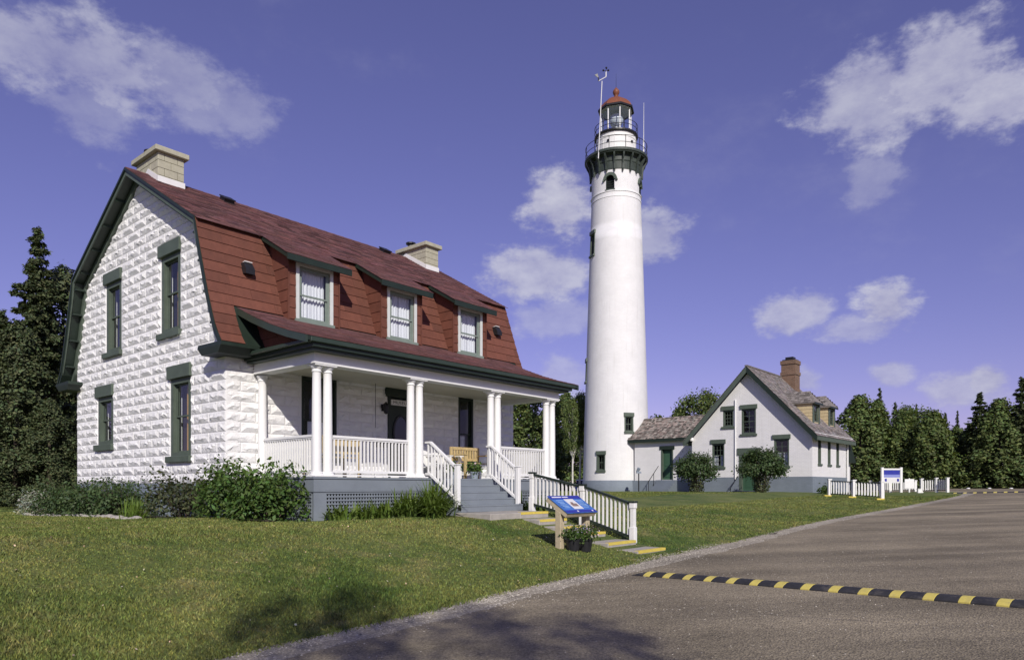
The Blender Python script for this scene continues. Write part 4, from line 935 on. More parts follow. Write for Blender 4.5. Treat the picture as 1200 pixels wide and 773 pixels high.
for (a, z0, z1, hw) in ARCH:
    ca, sa = math.cos(a), math.sin(a); F = lambda t, h, o, ca=ca, sa=sa: (ca * (1.765 + o) - sa * t, sa * (1.765 + o) + ca * t, h)
    zc = z1 - hw
    g = G(); n = 14
    for i in range(n):
        b0, b1 = math.pi * i / n, math.pi * (i + 1) / n; r0, r1 = hw - .01, hw + .19
        g.hexa([F(r0 * math.cos(b0), zc + r0 * math.sin(b0), -.1), F(r1 * math.cos(b0), zc + r1 * math.sin(b0), -.1), F(r1 * math.cos(b1), zc + r1 * math.sin(b1), -.1), F(r0 * math.cos(b1), zc + r0 * math.sin(b1), -.1)],
               [F(r0 * math.cos(b0), zc + r0 * math.sin(b0), .07), F(r1 * math.cos(b0), zc + r1 * math.sin(b0), .07), F(r1 * math.cos(b1), zc + r1 * math.sin(b1), .07), F(r0 * math.cos(b1), zc + r0 * math.sin(b1), .07)])
    for s in (-1, 1): g.box(s * (hw + .16) - .06, s * (hw + .16) + .06, zc - .10, zc, -.1, .07, F)
    w = g.build('arched_window', M_green, tower)
    # white spandrels close the square opening above the arch
    g = G()
    for s in (-1, 1):
        pts = [F(s * hw, zc, -.005)] + [F(s * hw * math.cos(math.pi / 2 * i / 6), zc + hw * math.sin(math.pi / 2 * i / 6), -.005) for i in range(1, 7)] + [F(s * .0, z1 + .01, -.005), F(s * (hw + .03), z1 + .01, -.005), F(s * (hw + .03), zc, -.005)]
        g.add(pts, [tuple(range(len(pts)))])
    g.build('spandrel', M_white, w, fix=False)
    G().box(-hw - .05, hw + .05, z0 - .07, z0 + .0, -.12, .06, F).build('sill', M_green, w)
    g = G(); g.box(-hw, -hw + .06, z0, zc + .05, -.22, -.1, F); g.box(hw - .06, hw, z0, zc + .05, -.22, -.1, F)
    for i in range(4): g.box(-hw + .06, hw - .06, z0 + .12 + .16 * i, z0 + .16 + .16 * i, -.2, -.15, F)
    g.build('louvre', M_dgreen, w); G().box(-hw - .05, hw + .05, z0, z1 + .05, -.32, -.28, F).build('interior_shade', M_dark, w)
for z, e in ((22.32, .05), (21.95, .03)): g = G(); g.lathe([(trad(z) - .01, z - .05), (trad(z) + e, z - .045), (trad(z) + e, z + .045), (trad(z) - .01, z + .06)], 64, caps=False); o = g.build('belt_course', M_white, tower, smooth=False, fix=False)
# corbelled gallery: frieze ring with brackets
g = G(); g.lathe([(1.75, 23.82), (1.80, 23.82), (1.82, 24.35), (1.87, 24.42), (1.87, 24.78), (2.05, 24.92)], 64, caps=False); o = g.build('gallery_frieze', mat('gallery_green_paint', (.042, .055, .046), .55, .25, 3, .1, 30, (.14, .16, .14), .5), tower, fix=False)
MGAL = MATS['gallery_green_paint']
NBK = 20
for i in range(NBK):
    a = 2 * math.pi * (i + .35) / NBK; ca, sa = math.cos(a), math.sin(a); F = lambda t, h, o, ca=ca, sa=sa: (ca * o - sa * t, sa * o + ca * t, h)
    g = G(); g.prism([(1.78, 23.74), (1.86, 23.70), (1.93, 23.80), (1.95, 24.15), (2.02, 24.45), (2.16, 24.70), (2.20, 24.86), (1.78, 24.86)], -.055, .055, lambda b, h, t: F(t, h, b)); bk = g.build('bracket', MGAL, tower)
    g = G(); g.lathe([(.0, -.06), (.05, -.05), (.06, 0), (.05, .05), (0, .06)], 8, caps=False); p = g.build('bracket_drop', MGAL, bk, smooth=True); p.location = F(0, 23.68, 1.88)
g = G(); g.lathe([(1.6, 24.87), (2.18, 24.87), (2.22, 24.93), (2.28, 24.97), (2.28, 25.14), (1.4, 25.15)], 64, caps=False); g.build('gallery_deck', MGAL, tower, fix=False)
def ring_rail(r, z0, heights, nposts, m, name):
    n = 64
    for h in heights:
        g = G()
        for i in range(n): a, b = 2 * math.pi * i / n, 2 * math.pi * (i + 1) / n; g.tube((r * math.cos(a), r * math.sin(a), z0 + h), (r * math.cos(b), r * math.sin(b), z0 + h), .02, n=5, caps=False)
        rr = g.build(name, m, tower, fix=False)
    for i in range(nposts):
        a = 2 * math.pi * (i + .3) / nposts; G().tube((r * math.cos(a), r * math.sin(a), z0), (r * math.cos(a), r * math.sin(a), z0 + max(heights) + .03), .022, n=6).build('rail_post', m, rr)
ring_rail(2.22, 25.14, (.38, .85), 12, M_black, 'gallery_rail')
# watch room with plates and vents
g = G(); g.lathe([(1.44, 25.14), (1.44, 26.70)], 48, caps=False); wr = g.build('watch_room', M_fence, tower, smooth=True, fix=False)
for i in range(10):
    a = 2 * math.pi * (i + .15) / 10; g = G(); g.box(-.018, .018, 25.16, 26.68, 1.435, 1.46, lambda t, h, o, a=a: (math.cos(a) * o - math.sin(a) * t, math.sin(a) * o + math.cos(a) * t, h)); g.build('seam_strip', M_fence, wr)
    if i % 2 == 0:
        b = a + .31; c_ = (1.45 * math.cos(b), 1.45 * math.sin(b), 26.05); g = G(); g.tube(c_, (1.50 * math.cos(b), 1.50 * math.sin(b), 26.05), .09, n=12); g.build('port_vent', M_black, wr)
g = G(); g.lathe([(1.44, 26.34), (1.465, 26.34), (1.465, 26.40), (1.44, 26.40)], 48, caps=False); g.lathe([(1.44, 25.30), (1.465, 25.30), (1.465, 25.36), (1.44, 25.36)], 48, caps=False); g.build('band', M_fence, wr, fix=False)
g = G(); g.lathe([(1.3, 26.68), (1.55, 26.68), (1.58, 26.73), (1.58, 26.82), (1.0, 26.84)], 48, caps=False); g.build('lantern_deck', M_black, tower, fix=False)
ring_rail(1.55, 26.82, (.34, .66), 8, M_black, 'lantern_rail')
# lantern: ten-sided glazing, light, roof
NL = 8; LR = 1.10; lz0, lz1 = 26.84, 28.72
lan = G().lathe([(LR - .06, lz0), (LR + .02, lz0), (LR + .02, lz0 + .10), (LR - .06, lz0 + .10)], NL, a0=.1, a1=.1 + 2 * math.pi, caps=False).build('lantern', M_white, tower, fix=False)
for i in range(NL):
    a, b = .1 + 2 * math.pi * i / NL, .1 + 2 * math.pi * (i + 1) / NL; p, q = (LR * math.cos(a), LR * math.sin(a)), (LR * math.cos(b), LR * math.sin(b))
    G().tube((*p, lz0), (*p, lz1), .045, n=6).build('mullion', M_white, lan)
    G().add([(*p, lz0 + .1), (*q, lz0 + .1), (*q, lz1), (*p, lz1)], [(0, 1, 2, 3)]).build('pane', M_lglass, lan, fix=False)
g = G(); g.lathe([(.16, 26.9), (.16, 27.6), (.24, 27.65), (.24, 27.72)], 14); g.build('lamp_pedestal', M_white, lan)
g = G(); g.lathe([(.14, 27.62), (.38, 27.72), (.50, 27.95), (.53, 28.12), (.48, 28.3), (.34, 28.48), (.12, 28.56)], 20); g.build('lens', mat('lens_glass', (.75, .78, .78), .1, .05, spec=.8), lan, smooth=True)
g = G(); g.lathe([(.02, lz1 + .02), (1.2, lz1 - .04)], NL, a0=.1, a1=.1 + 2 * math.pi, caps=False); g.build('lantern_bounce_ceiling', M_white, lan, fix=False)  # white disc added under the roof to bounce light inside the lantern
g = G(); g.lathe([(1.25, lz1 - .10), (1.34, lz1 - .06), (1.34, lz1 + .07), (1.22, lz1 + .12)], NL, a0=.1, a1=.1 + 2 * math.pi, caps=False); g.build('roof_eave', M_black, lan, fix=False)
g = G(); g.lathe([(1.30, lz1 + .07), (1.14, lz1 + .36), (.88, lz1 + .64), (.55, lz1 + .86), (.26, lz1 + .98), (.14, lz1 + 1.08)], NL, a0=.1, a1=.1 + 2 * math.pi, caps=False); rf = g.build('lantern_roof', M_redroof, tower, fix=False)
g = G(); g.lathe([(.13, 0), (.16, .05), (.13, .14), (.18, .20), (.24, .34), (.24, .46), (.16, .60), (.06, .66), (.04, .74)], 16, (0, 0, lz1 + 1.04)); g.build('ventilator_ball', M_redroof, tower, smooth=True)
g = G(); g.tube((0, 0, lz1 + 1.7), (0, 0, 31.5), .014, .006, n=5); g.build('lightning_rod', M_black, tower)
# masts on the gallery
ms = thing('weather_mast', 'thin pale mast with wind instruments on the lighthouse gallery', 'mast', (TX, TY, 0))
g = G(); p0 = Vector((-1.50, -1.70, 24.55)); p1 = Vector((-1.24, -1.70, 30.0)); g.tube(p0, p1, .036, .028, n=8); g.build('mast_pole', M_flash, ms)
g = G(); c_ = p1 + Vector((0, 0, .06)); g.tube(c_ + Vector((-.24, 0, -.05)), c_ + Vector((.28, 0, .24)), .03, n=6); g.build('crossarm', M_flash, ms)
g = G(); e0 = c_ + Vector((-.24, 0, -.05)); g.tube(e0, e0 + Vector((-.02, 0, .26)), .035, n=6); g.hexa([e0 + Vector((-.28, -.02, .42)), e0 + Vector((-.10, -.02, .26)), e0 + Vector((.02, -.02, .18)), e0 + Vector((-.08, -.02, .52))], [e0 + Vector((-.28, .02, .42)), e0 + Vector((-.10, .02, .26)), e0 + Vector((.02, .02, .18)), e0 + Vector((-.08, .02, .52))]); g.build('wind_vane', M_black, ms)
e1 = c_ + Vector((.28, 0, .24)); g = G(); g.tube(e1, e1 + Vector((0, 0, .42)), .04, n=6); g.build('sensor_stem', M_flash, ms)
for k in range(3):
    a = k * 2.1 + .5; q = e1 + Vector((.2 * math.cos(a), .2 * math.sin(a), .5)); g = G(); g.tube(e1 + Vector((0, 0, .44)), q, .015, n=5); g.lathe([(.0, -.06), (.06, -.03), (.075, .03), (.06, .06)], 8, q, caps=False); g.build('anemometer_cup', M_black, ms)
an = thing('whip_antenna', 'thin pale whip antenna on the right side of the lighthouse gallery', 'antenna', (TX, TY, 0)); g = G(); g.tube((1.78, -1.2, 25.14), (1.80, -1.2, 28.75), .028, .012, n=6); g.build('whip', M_flash, an); g = G(); g.tube((1.78, -1.2, 25.14), (1.78, -1.2, 26.1), .05, n=6); g.build('antenna_base', M_flash, an)

# ------------------------------------------------------------------ keeper's house behind, and the passage to the tower
KO = (17.09, 40.6, 0)
keeper = thing('keeper_house', "white brick keeper's house with steep grey shingle gable roof and green trim", 'house', KO, HROT)
KW, KL = 7.4, 6.8; KE, KRZ = 4.72, 8.62; KB = 2.03; kk = (KRZ - KE) / (KW / 2)
def klim(h): return (0, KW) if h <= KE - .25 else ((h - KE + .25) / kk, KW - (h - KE + .25) / kk)
KWIN = [(4.66, 5.34, 5.14, 6.14), (3.27, 4.16, 4.63, 6.14), (5.25, 6.05, 2.67, 4.12), (1.31, 2.19, 2.66, 4.24)]; KDOOR = (3.05, 4.30, 1.20, 3.36)
g = G(); wall(g, FG, klim, KB, KRZ - .28, KWIN + [KDOOR], -.3, 0, [KE - .25]); o = g.build('facade_wall', M_keep, keeper); uv_wall(o)
g = G(); wall(g, FG, lambda h: (-.015, KW + .015), .6, KB, [KDOOR], -.3, .018); o = g.build('facade_base', M_keepg, keeper); uv_wall(o)
KS = [(.98, 1.60, 2.78, 4.42), (2.80, 3.42, 2.78, 4.42), (4.50, 5.12, 2.78, 4.42)]
g = G(); wall(g, FF, lambda h: (.3, KL), KB, KE, KS, -.3, 0); o = g.build('side_wall', M_keep, keeper); uv_wall(o)
g = G(); g.box(.3, KL, -.018, .3, .6, KB - .001); o = g.build('side_base', M_keepg, keeper); uv_wall(o)
g = G(); g.box(.3, KL, KW - .3, KW, .6, KE); g.prism([(0, .6), (KW, .6), (KW, KE - .25), (KW / 2, KRZ - .28), (0, KE - .25)], KL - .3, KL - .001, lambda a, h, o: (o, a, h)); o = g.build('rear_wall', M_keep, keeper); uv_wall(o)
for (v0, v1, h0, h1), br in zip(KWIN, ((2, 1), (1, 1), (2, 1), (1, 1))):
    w = window(keeper, FG, v0, v1, h0, h1, .12, .075, .5, bars=br, curtain=(M_lace, [(.1, .42, .0, .5), (.6, .9, .0, .5)]) if h0 < 3 else None)
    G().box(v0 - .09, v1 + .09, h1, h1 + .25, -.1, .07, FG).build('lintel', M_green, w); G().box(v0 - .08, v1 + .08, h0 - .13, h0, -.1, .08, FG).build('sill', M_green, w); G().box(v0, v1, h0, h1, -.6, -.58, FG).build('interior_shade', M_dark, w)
for (u0, u1, h0, h1) in KS:
    w = window(keeper, FF, u0, u1, h0, h1, .12, .1, .5, bars=(1, 1)); G().box(u0 - .08, u1 + .08, h1, h1 + .2, -.1, .05, FF).build('lintel', M_green, w); G().box(u0 - .06, u1 + .06, h0 - .12, h0, -.1, .06, FF).build('sill', M_green, w); G().box(u0, u1, h0, h1, -.6, -.58, FF).build('interior_shade', M_dark, w)
v0, v1, h0, h1 = KDOOR
kd = G().box(v0 + .13, v1 - .16, h0, h1 - .02, -.26, -.2, FG).build('facade_door', mat('door_green_paint', (.045, .10, .06), .45, .1), keeper)
for q in ((v0 + .25, v0 + .52, 1.4, 2.1), (v0 + .62, v0 + .90, 1.4, 2.1)): G().box(*q, -.2, -.185, FG).build('panel', MATS['door_green_paint'], kd)
for q in ((v0 + .25, v0 + .52, 2.3, 3.2), (v0 + .62, v0 + .90, 2.3, 3.2)): G().box(*q, -.2, -.192, FG).build('door_pane', MATS['dark_glass'], kd)
g = G(); g.box(v0 - .0, v0 + .12, h0, h1, -.28, .03, FG); g.box(v1 - .16, v1, h0, h1, -.28, .03, FG); g.build('door_frame', M_green, kd)
G().box(v0 - .08, v1 + .12, h1, h1 + .42, -.2, .05, FG).build('door_lintel', M_green, kd)
G().box(v0 - .1, v1 + .1, .6, 1.19, .02, .75, FG).build('door_step', M_keepg, keeper)
G().box(v0 - .25, v1 + .35, .8, 1.03, .75, 1.35, FG).build('stone_step', M_conc, keeper)
g = G(); g.tube(FG(v1 + .10, 2.0, .08), FG(v1 + .10, 1.2, 1.3), .022, n=6); g.tube(FG(v1 + .10, 1.35, 1.05), FG(v1 + .10, .9, 1.05), .02, n=6); g.tube(FG(v1 + .10, 1.1, 1.25), FG(v1 + .10, .85, 1.3), .02, n=6); g.build('step_handrail', M_black, keeper)
g = G(); g.tube(FG(4.53, 1.9, .05), FG(4.53, 6.75, .05), .035, n=8); g.build('conduit', M_white, keeper)
# roof slabs and shingle courses
for s in (0, 1):
    mv = (lambda v: v) if not s else (lambda v: KW - v); ev = -.38; ez = KE + .10 - .38 * kk + .02; U0, U1 = -.42, KL + .35
    zt = lambda v: KRZ - (KW / 2 - v) * kk + .04
    g = G().hexa([(U0, mv(ev), zt(ev) - .14), (U1, mv(ev), zt(ev) - .14), (U1, mv(KW / 2), zt(KW / 2) - .14), (U0, mv(KW / 2), zt(KW / 2) - .14)], [(U0, mv(ev), zt(ev)), (U1, mv(ev), zt(ev)), (U1, mv(KW / 2), zt(KW / 2)), (U0, mv(KW / 2), zt(KW / 2))])
    sl = g.build('roof_slab', M_dgreen, keeper)
    gs, ts = lap_courses((mv(KW / 2), zt(KW / 2) + .004), (mv(ev - .03), zt(ev - .03) + .004), U0 - .02, U1 + .02, .16, .17, .022, (.55, 1.5), .4); o = gs.build('roof_shingles', M_cedar, sl); set_tone(o.data, ts); o['kind'] = 'stuff'
    # raking trim on the facade, eave trim
    g = G(); d = .34
    g.hexa([FG(mv(ev), zt(ev) - .04, .40), FG(mv(KW / 2), zt(KW / 2) - .04, .40), FG(mv(KW / 2), zt(KW / 2) - .04 - d, .40), FG(mv(ev), zt(ev) - .04 - d, .40)], [FG(mv(ev), zt(ev) - .04, .435), FG(mv(KW / 2), zt(KW / 2) - .04, .435), FG(mv(KW / 2), zt(KW / 2) - .04 - d, .435), FG(mv(ev), zt(ev) - .04 - d, .435)]); g.build('rake_board', M_green if s else M_dgreen, sl)  # right board takes the darker green, its shade put into the colour
    g = G(); g.hexa([FG(mv(ev), zt(ev) - .16, 0), FG(mv(KW / 2), zt(KW / 2) - .16, 0), FG(mv(KW / 2), zt(KW / 2) - .20, 0), FG(mv(ev), zt(ev) - .20, 0)], [FG(mv(ev), zt(ev) - .16, .40), FG(mv(KW / 2), zt(KW / 2) - .16, .40), FG(mv(KW / 2), zt(KW / 2) - .20, .40), FG(mv(ev), zt(ev) - .20, .40)]); g.build('rake_soffit', M_found, sl)
    g = G(); g.box(U0, U1, min(mv(ev - .06), mv(ev + .1)), max(mv(ev - .06), mv(ev + .1)), zt(ev) - .28, zt(ev) - .06); g.build('eave_gutter', M_green, sl)
    g = G(); g.box(U0 + .1, U1 - .1, min(mv(ev + .1), mv(.0)), max(mv(ev + .1), mv(.0)), KE - .28, KE - .2); g.build('eave_soffit', M_white, sl)
g = G(); g.box(-.44, KL + .36, KW / 2 - .09, KW / 2 + .09, KRZ + .02, KRZ + .10); set_tone(g.build('ridge_board', M_cedar, keeper).data, [.8] * 6)
# brick chimney
g = G(); g.box(5.25, 6.15, 2.75, 3.65, 7.0, 9.65); g.box(5.20, 6.20, 2.70, 3.70, 8.75, 8.95); g.box(5.20, 6.20, 2.70, 3.70, 9.45, 9.70); ch = g.build('chimney', M_brick, keeper); uv_wall(ch)
G().box(5.3, 6.1, 2.8, 3.6, 9.701, 9.78).build('chimney_cap', M_black, ch); G().box(5.45, 5.95, 2.95, 3.45, 9.78, 9.95).build('chimney_hood', M_black, ch)
# two dormers on the right slope
def kdormer(uc):
    fv = .42; hw = .62; zb = KRZ - (KW / 2 - fv) * kk - .05; ze = 6.42; zr = 7.15; ztk = lambda v: KRZ - (KW / 2 - v) * kk
    g = G(); wall(g, FF, lambda h: (uc - hw, uc + hw), zb, ze, [(uc - .42, uc + .42, zb + .16, ze - .1)], -fv - .12, -fv)
    d = g.build('roof_dormer', M_tan, keeper)
    for s in (-1, 1):
        x0, x1 = (uc - hw, uc - hw + .08) if s < 0 else (uc + hw - .08, uc + hw)
        vend = KW / 2 - (KRZ - ze) / kk; g = G(); g.prism([(fv + .004, zb), (fv + .004, ze), (vend, ze)], x0 + .001, x1 - .001, lambda a, b, o: (o, a, b)); ck = g.build('cheek', M_tan, d)
        for k in range(5):
            z = zb + .1 + k * .2; ve = KW / 2 - (KRZ - z - .1) / kk
            if ve - fv > .1 and s < 0: G().hexa([(x0 - .02, fv + .01, z), (x0, fv + .01, z), (x0, ve, z), (x0 - .02, ve, z)], [(x0 - .004, fv + .01, z + .19), (x0, fv + .01, z + .19), (x0, ve + .1, z + .19), (x0 - .004, ve + .1, z + .19)]).build('shingle', M_tan, d)
    FD = lambda a, h, o: (a, fv - o, h)
    window(d, FD, uc - .42, uc + .42, zb + .16, ze - .1, .08, .07, .5, bars=(1, 0), name='dormer_window'); g = G(); g.box(uc - hw - .02, uc - .42, zb, ze - .02, -.01, .03, FD); g.box(uc + .42, uc + hw + .02, zb, ze - .02, -.01, .03, FD); g.box(uc - .42, uc + .42, ze - .1, ze - .02, -.01, .03, FD); g.build('corner_board', M_green, d)
    G().box(uc - .42, uc + .42, zb + .16, ze - .1, -.5, -.48, FD).build('interior_shade', M_dark, d)
    # hipped-gable cap
    e = .16; vr = KW / 2 - (KRZ - zr) / kk; ve = KW / 2 - (KRZ - ze) / kk + .25
    A = [(uc - hw - e, fv - e, ze), (uc + hw + e, fv - e, ze), (uc + hw + e, ve, ze), (uc - hw - e, ve, ze)]; rf_, rb_ = (uc, fv + .42, zr), (uc, vr + .2, zr)
    g = G().add(A + [rf_, rb_] + [(p[0], p[1], p[2] - .07) for p in A], [(0, 1, 4), (1, 2, 5, 4), (3, 0, 4, 5), (0, 6, 7, 1), (3, 9, 6, 0), (1, 7, 8, 2), (6, 9, 8, 7)]); rr = g.build('dormer_roof', M_cedar, d); set_tone(rr.data, [1.0] * len(rr.data.polygons))
    gg = G(); tones = []
    for sgn in (-1, 1):
        for k in range(6):
            t0, t1 = k / 6, (k + 1) / 6 + .02; x0 = uc + sgn * (hw + e) * (1 - t0); x1 = uc + sgn * (hw + e) * (1 - min(t1, 1)); z0 = ze + (zr - ze) * t0; z1 = ze + (zr - ze) * min(t1, 1); y = fv - e + (.42 + e) * t0; yend = ve + (vr + .2 - ve) * t0
            while y < yend:
                y1 = min(y + random.uniform(.12, .24), yend); th = random.uniform(.015, .035)
                gg.hexa([(x0, y + .004, z0), (x0, y1 - .004, z0), (x0 + sgn * th, y1 - .004, z0 + th), (x0 + sgn * th, y + .004, z0 + th)], [(x1, y + .004, z1), (x1, y1 - .004, z1), (x1 + sgn * .004, y1 - .004, z1 + .006), (x1 + sgn * .004, y + .004, z1 + .006)]); tones += [random.uniform(.6, 1.45)] * 6; y = y1
    o = gg.build('roof_shingles', M_cedar, d); set_tone(o.data, tones); o['kind'] = 'stuff'
    G().box(uc - hw - e, uc + hw + e, fv - e - .02, fv - e, ze - .12, ze).build('eave_board', M_dgreen, d)
kdormer(2.0); kdormer(5.0)
# rear lean-to beyond the side wall, downspout
g = G(); g.box(KL + .002, KL + 1.6, .25, 3.0, .6, 3.0); o = g.build('rear_wing', M_keep, keeper); uv_wall(o); g = G().hexa([(KL, -.05, 3.0), (KL + 1.9, -.05, 3.0), (KL + 1.9, 3.2, 3.0), (KL, 3.2, 3.0)], [(KL + .4, -.05, 4.3), (KL + .55, -.05, 4.3), (KL + .55, 3.2, 4.3), (KL + .4, 3.2, 4.3)]); g.build('wing_roof', M_dgreen, o)
g = G(); g.tube((KL - .1, -.3, 4.5), (KL - .1, -.06, 4.1), .05, n=7); g.tube((KL - .1, -.06, 4.1), (KL - .1, -.06, 1.0), .05, n=7); g.build('downspout', M_white, keeper)
g = G(); g.lathe([(.0, -.12), (.1, -.1), (.12, 0), (.1, .1), (0, .12)], 10, FG(KW - .02, 4.45, .12), caps=False); g.build('eave_lamp', M_white, keeper)

# passage
pas = thing('connecting_passage', 'low white brick passage with grey shingle roof between lighthouse and house', 'passage', KO, HROT)
P0, P1 = 7.41, 12.35; pu = 1.3; PE = 4.62; PRZ = 6.25; pd = (9.40, 10.30, 1.92, 3.95)
FP = lambda a, h, o: (pu - o, a, h)
g = G(); wall(g, FP, lambda h: (P0, P1), KB - .15, PE, [pd], -.3, 0); g.box(pu + 2.3, pu + 2.6, P0, P1, .6, PE); o = g.build('passage_wall', M_keep, pas); uv_wall(o)
g = G(); wall(g, FP, lambda h: (P0, P1 + .2), .6, KB - .151, [(pd[0], pd[1], 1.92, 3)], -.3, .018); o = g.build('passage_base', M_keepg, pas); uv_wall(o)
for s in (0, 1):
    a, b = (pu - .28, pu + 1.3) if not s else (pu + 2.88, pu + 1.3)
    g = G().hexa([(a, P0 + .0, PE - .04), (b, P0, PRZ - .08), (b, P1 + .1, PRZ - .08), (a, P1 + .35, PE - .04)], [(a, P0, PE + .05), (b, P0, PRZ), (b, P1 + .1, PRZ), (a, P1 + .35, PE + .05)]); sl = g.build('passage_roof', M_dgreen, pas)
    gg = G(); tones = []; Lr = math.hypot(b - a, PRZ - PE - .05); nC = 13
    for k in range(nC):
        t0, t1 = k / nC, (k + 1) / nC + .015; x0 = a + (b - a) * t0; x1 = a + (b - a) * min(1, t1); z0 = PE + .05 + (PRZ - PE - .05) * t0; z1 = PE + .05 + (PRZ - PE - .05) * min(1, t1); y = P0 + random.random() * .1; sg = -1 if not s else 1
        while y < P1 + .3 - .25 * t0:
            y1 = y + random.uniform(.09, .24); th = random.uniform(.015, .038); dz = random.uniform(-.01, .01)
            gg.hexa([(x0, y + .003, z0 + dz), (x0, y1 - .003, z0 + dz), (x0 + sg * th, y1 - .003, z0 + th + dz), (x0 + sg * th, y + .003, z0 + th + dz)], [(x1, y + .003, z1), (x1, y1 - .003, z1), (x1 + sg * .004, y1 - .003, z1 + .006), (x1 + sg * .004, y + .003, z1 + .006)]); t = random.uniform(.45, 1.7); tones += [(t * random.uniform(.95, 1.15), t, t * .95)] * 6; y = y1
    o = gg.build('roof_shingles', M_cedar, sl); set_tone(o.data, tones); o['kind'] = 'stuff'
    G().box(min(a - .03, a + .03), max(a - .03, a + .03), P0, P1 + .35, PE - .14, PE + .045).build('eave_board', M_dgreen, sl)
dr = G().box(pd[0] + .08, pd[1] - .08, pd[2], pd[3] - .02, -.25, -.19, FP).build('passage_door', MATS['door_green_paint'], pas)
for q in ((pd[0] + .18, pd[1] - .18, 2.1, 2.7), (pd[0] + .18, pd[1] - .18, 2.85, 3.7)): G().box(*q, -.19, -.175, FP).build('panel', MATS['door_green_paint'], dr)
g = G(); g.box(pd[0], pd[0] + .08, pd[2], pd[3], -.27, .02, FP); g.box(pd[1] - .08, pd[1], pd[2], pd[3], -.27, .02, FP); g.build('door_frame', M_green, dr)
G().box(pd[0] - .1, pd[1] + .1, pd[3], pd[3] + .24, -.2, .05, FP).build('door_lintel', M_dgreen, dr)
for k in range(4): G().box(pd[0] - .25, pd[1] + .25, .7, 1.90 - .2 * k, .02 + .28 * k, .30 + .28 * k, FP).build('step', M_keepg, pas)
G().box(pd[0] - .3, pd[1] + 1.2, .75, 1.02, 1.14, 1.9, FP).build('stone_slab', M_conc, pas)
g = G(); g.tube(FP(pd[1] + .15, 2.85, .1), FP(pd[1] + .15, 1.75, 1.5), .022, n=6); g.tube(FP(pd[1] + .15, 1.85, 1.45), FP(pd[1] + .15, .9, 1.45), .02, n=6); g.tube(FP(pd[1] + .15, 2.3, .75), FP(pd[1] + .15, 1.1, .75), .02, n=6); g.build('step_handrail', M_black, pas)

# ------------------------------------------------------------------ things on the bank: steps, stair fence, sign, planter, speed bumps
def hl(u, v, w=0): return Vector((HX, HY, HZ)) + U3 * u + V3 * v + Vector((0, 0, w))
steps = thing('concrete_steps', 'low concrete garden steps with yellow painted edges climbing the lawn bank', 'steps', (HX, HY, HZ), HROT)
ST = [(-3.0, -3.95, -.60), (-3.90, -4.46, -.735), (-4.41, -4.93, -.865), (-4.88, -5.42, -.975), (-5.37, -6.12, -1.115), (-6.07, -6.76, -1.225)]
for i, (v0, v1, w_) in enumerate(ST):
    a0, a1 = (3.35, 5.22) if i == 0 else (4.28 - .02 * i, 5.20)
    if i == 0:
        G().box(3.36, 4.27, -3.95, -2.98, w_ - .5, w_ - .004).build('landing_slab', M_conc, steps, bevel=.012); a0 = 4.275
    G().box(a0, a1, v1, v0 + (.12 if i else 0), w_ - .45, w_).build('slab', M_conc, steps, bevel=.014)
    g = G(); g.box(a0 + .012, a1 - .012, v1 - .004, v1 + .085, w_ - .003, w_ + .003); g.box(a0 + .012, a1 - .012, v1 - .005, v1 - .001, w_ - .045, w_ - .001); g.build('yellow_edge', M_yellow, steps)
# sloping picket railing on the far side of the steps
fence = thing('stair_fence', 'white picket handrail with green top rail beside the concrete steps', 'fence', (HX, HY, HZ), HROT)
FU = 5.32; PST = [(-3.42, .25, -.62), (-4.77, -.02, -.92), (-5.98, -.36, -1.20)]
for (v, zt, zb) in PST:
    p = G().box(FU - .045, FU + .045, v - .045, v + .045, zb, zt - .03).build('post', M_fence, fence, bevel=.006)
    G().box(FU - .058, FU + .058, v - .058, v + .058, zb, zb + .33).build('post_sleeve', M_fence, p, bevel=.006); G().box(FU - .058, FU + .058, v - .058, v + .058, zt - .14, zt - .03).build('post_head', M_fence, p, bevel=.006)
    G().box(FU - .07, FU + .07, v - .07, v + .07, zt - .03, zt + .005).build('post_cap', M_dgreen, p, bevel=.005)
for (a, b), nb in zip(zip(PST[:-1], PST[1:]), (12, 11)):
    p, q = Vector((FU, a[0] - .04, a[1] - .05)), Vector((FU, b[0] + .04, b[1] - .05)); g = G(); g.bar(p, q, .07, .045); g.build('top_rail', M_dgreen, fence)
    lo = Vector((0, 0, -.66)); g = G(); g.bar(p + lo, q + lo, .05, .05); g.build('bottom_rail', M_dgreen, fence)
    for i in range(nb):
        t = (i + .7) / (nb + .4); c = p + (q - p) * t; G().box(c.x - .016, c.x + .016, c.y - .016, c.y + .016, c.z - .65, c.z - .02).build('baluster', M_fence, fence)
# interpretive sign on two timber posts
SG = hl(4.05, -6.15); sgx, sgy = .905, 12.42; sgx = .82
sz = ground_z(.85, 12.45)
sign = thing('interpretive_sign', 'slanted blue interpretive panel on two pale timber posts by the steps', 'sign', (0, 0, 0))
pL, pR = Vector((.805, 12.05, 0)), Vector((1.30, 12.62, 0)); dirw = (pR - pL).normalized(); nrmw = Vector((dirw.y, -dirw.x, 0))
gl, gr = ground_z(pL.x, pL.y), ground_z(pR.x, pR.y)
def slant(c, sx, sy, zlo, zhi, tilt=.0):
    g = G(); d, n = dirw * sx / 2, nrmw * sy / 2
    g.hexa([c - d - n + Vector((0, 0, zlo)), c + d - n + Vector((0, 0, zlo)), c + d + n + Vector((0, 0, zlo)), c - d + n + Vector((0, 0, zlo))], [c - d - n + Vector((0, 0, zhi + tilt)), c + d - n + Vector((0, 0, zhi + tilt)), c + d + n + Vector((0, 0, zhi - tilt)), c - d + n + Vector((0, 0, zhi - tilt))]); return g
slant(pL, .11, .11, gl - .2, 1.02, .03).build('timber_post', M_wood, sign, bevel=.006); slant(pR, .11, .11, gr - .2, 1.02, .03).build('timber_post', M_wood, sign, bevel=.006)
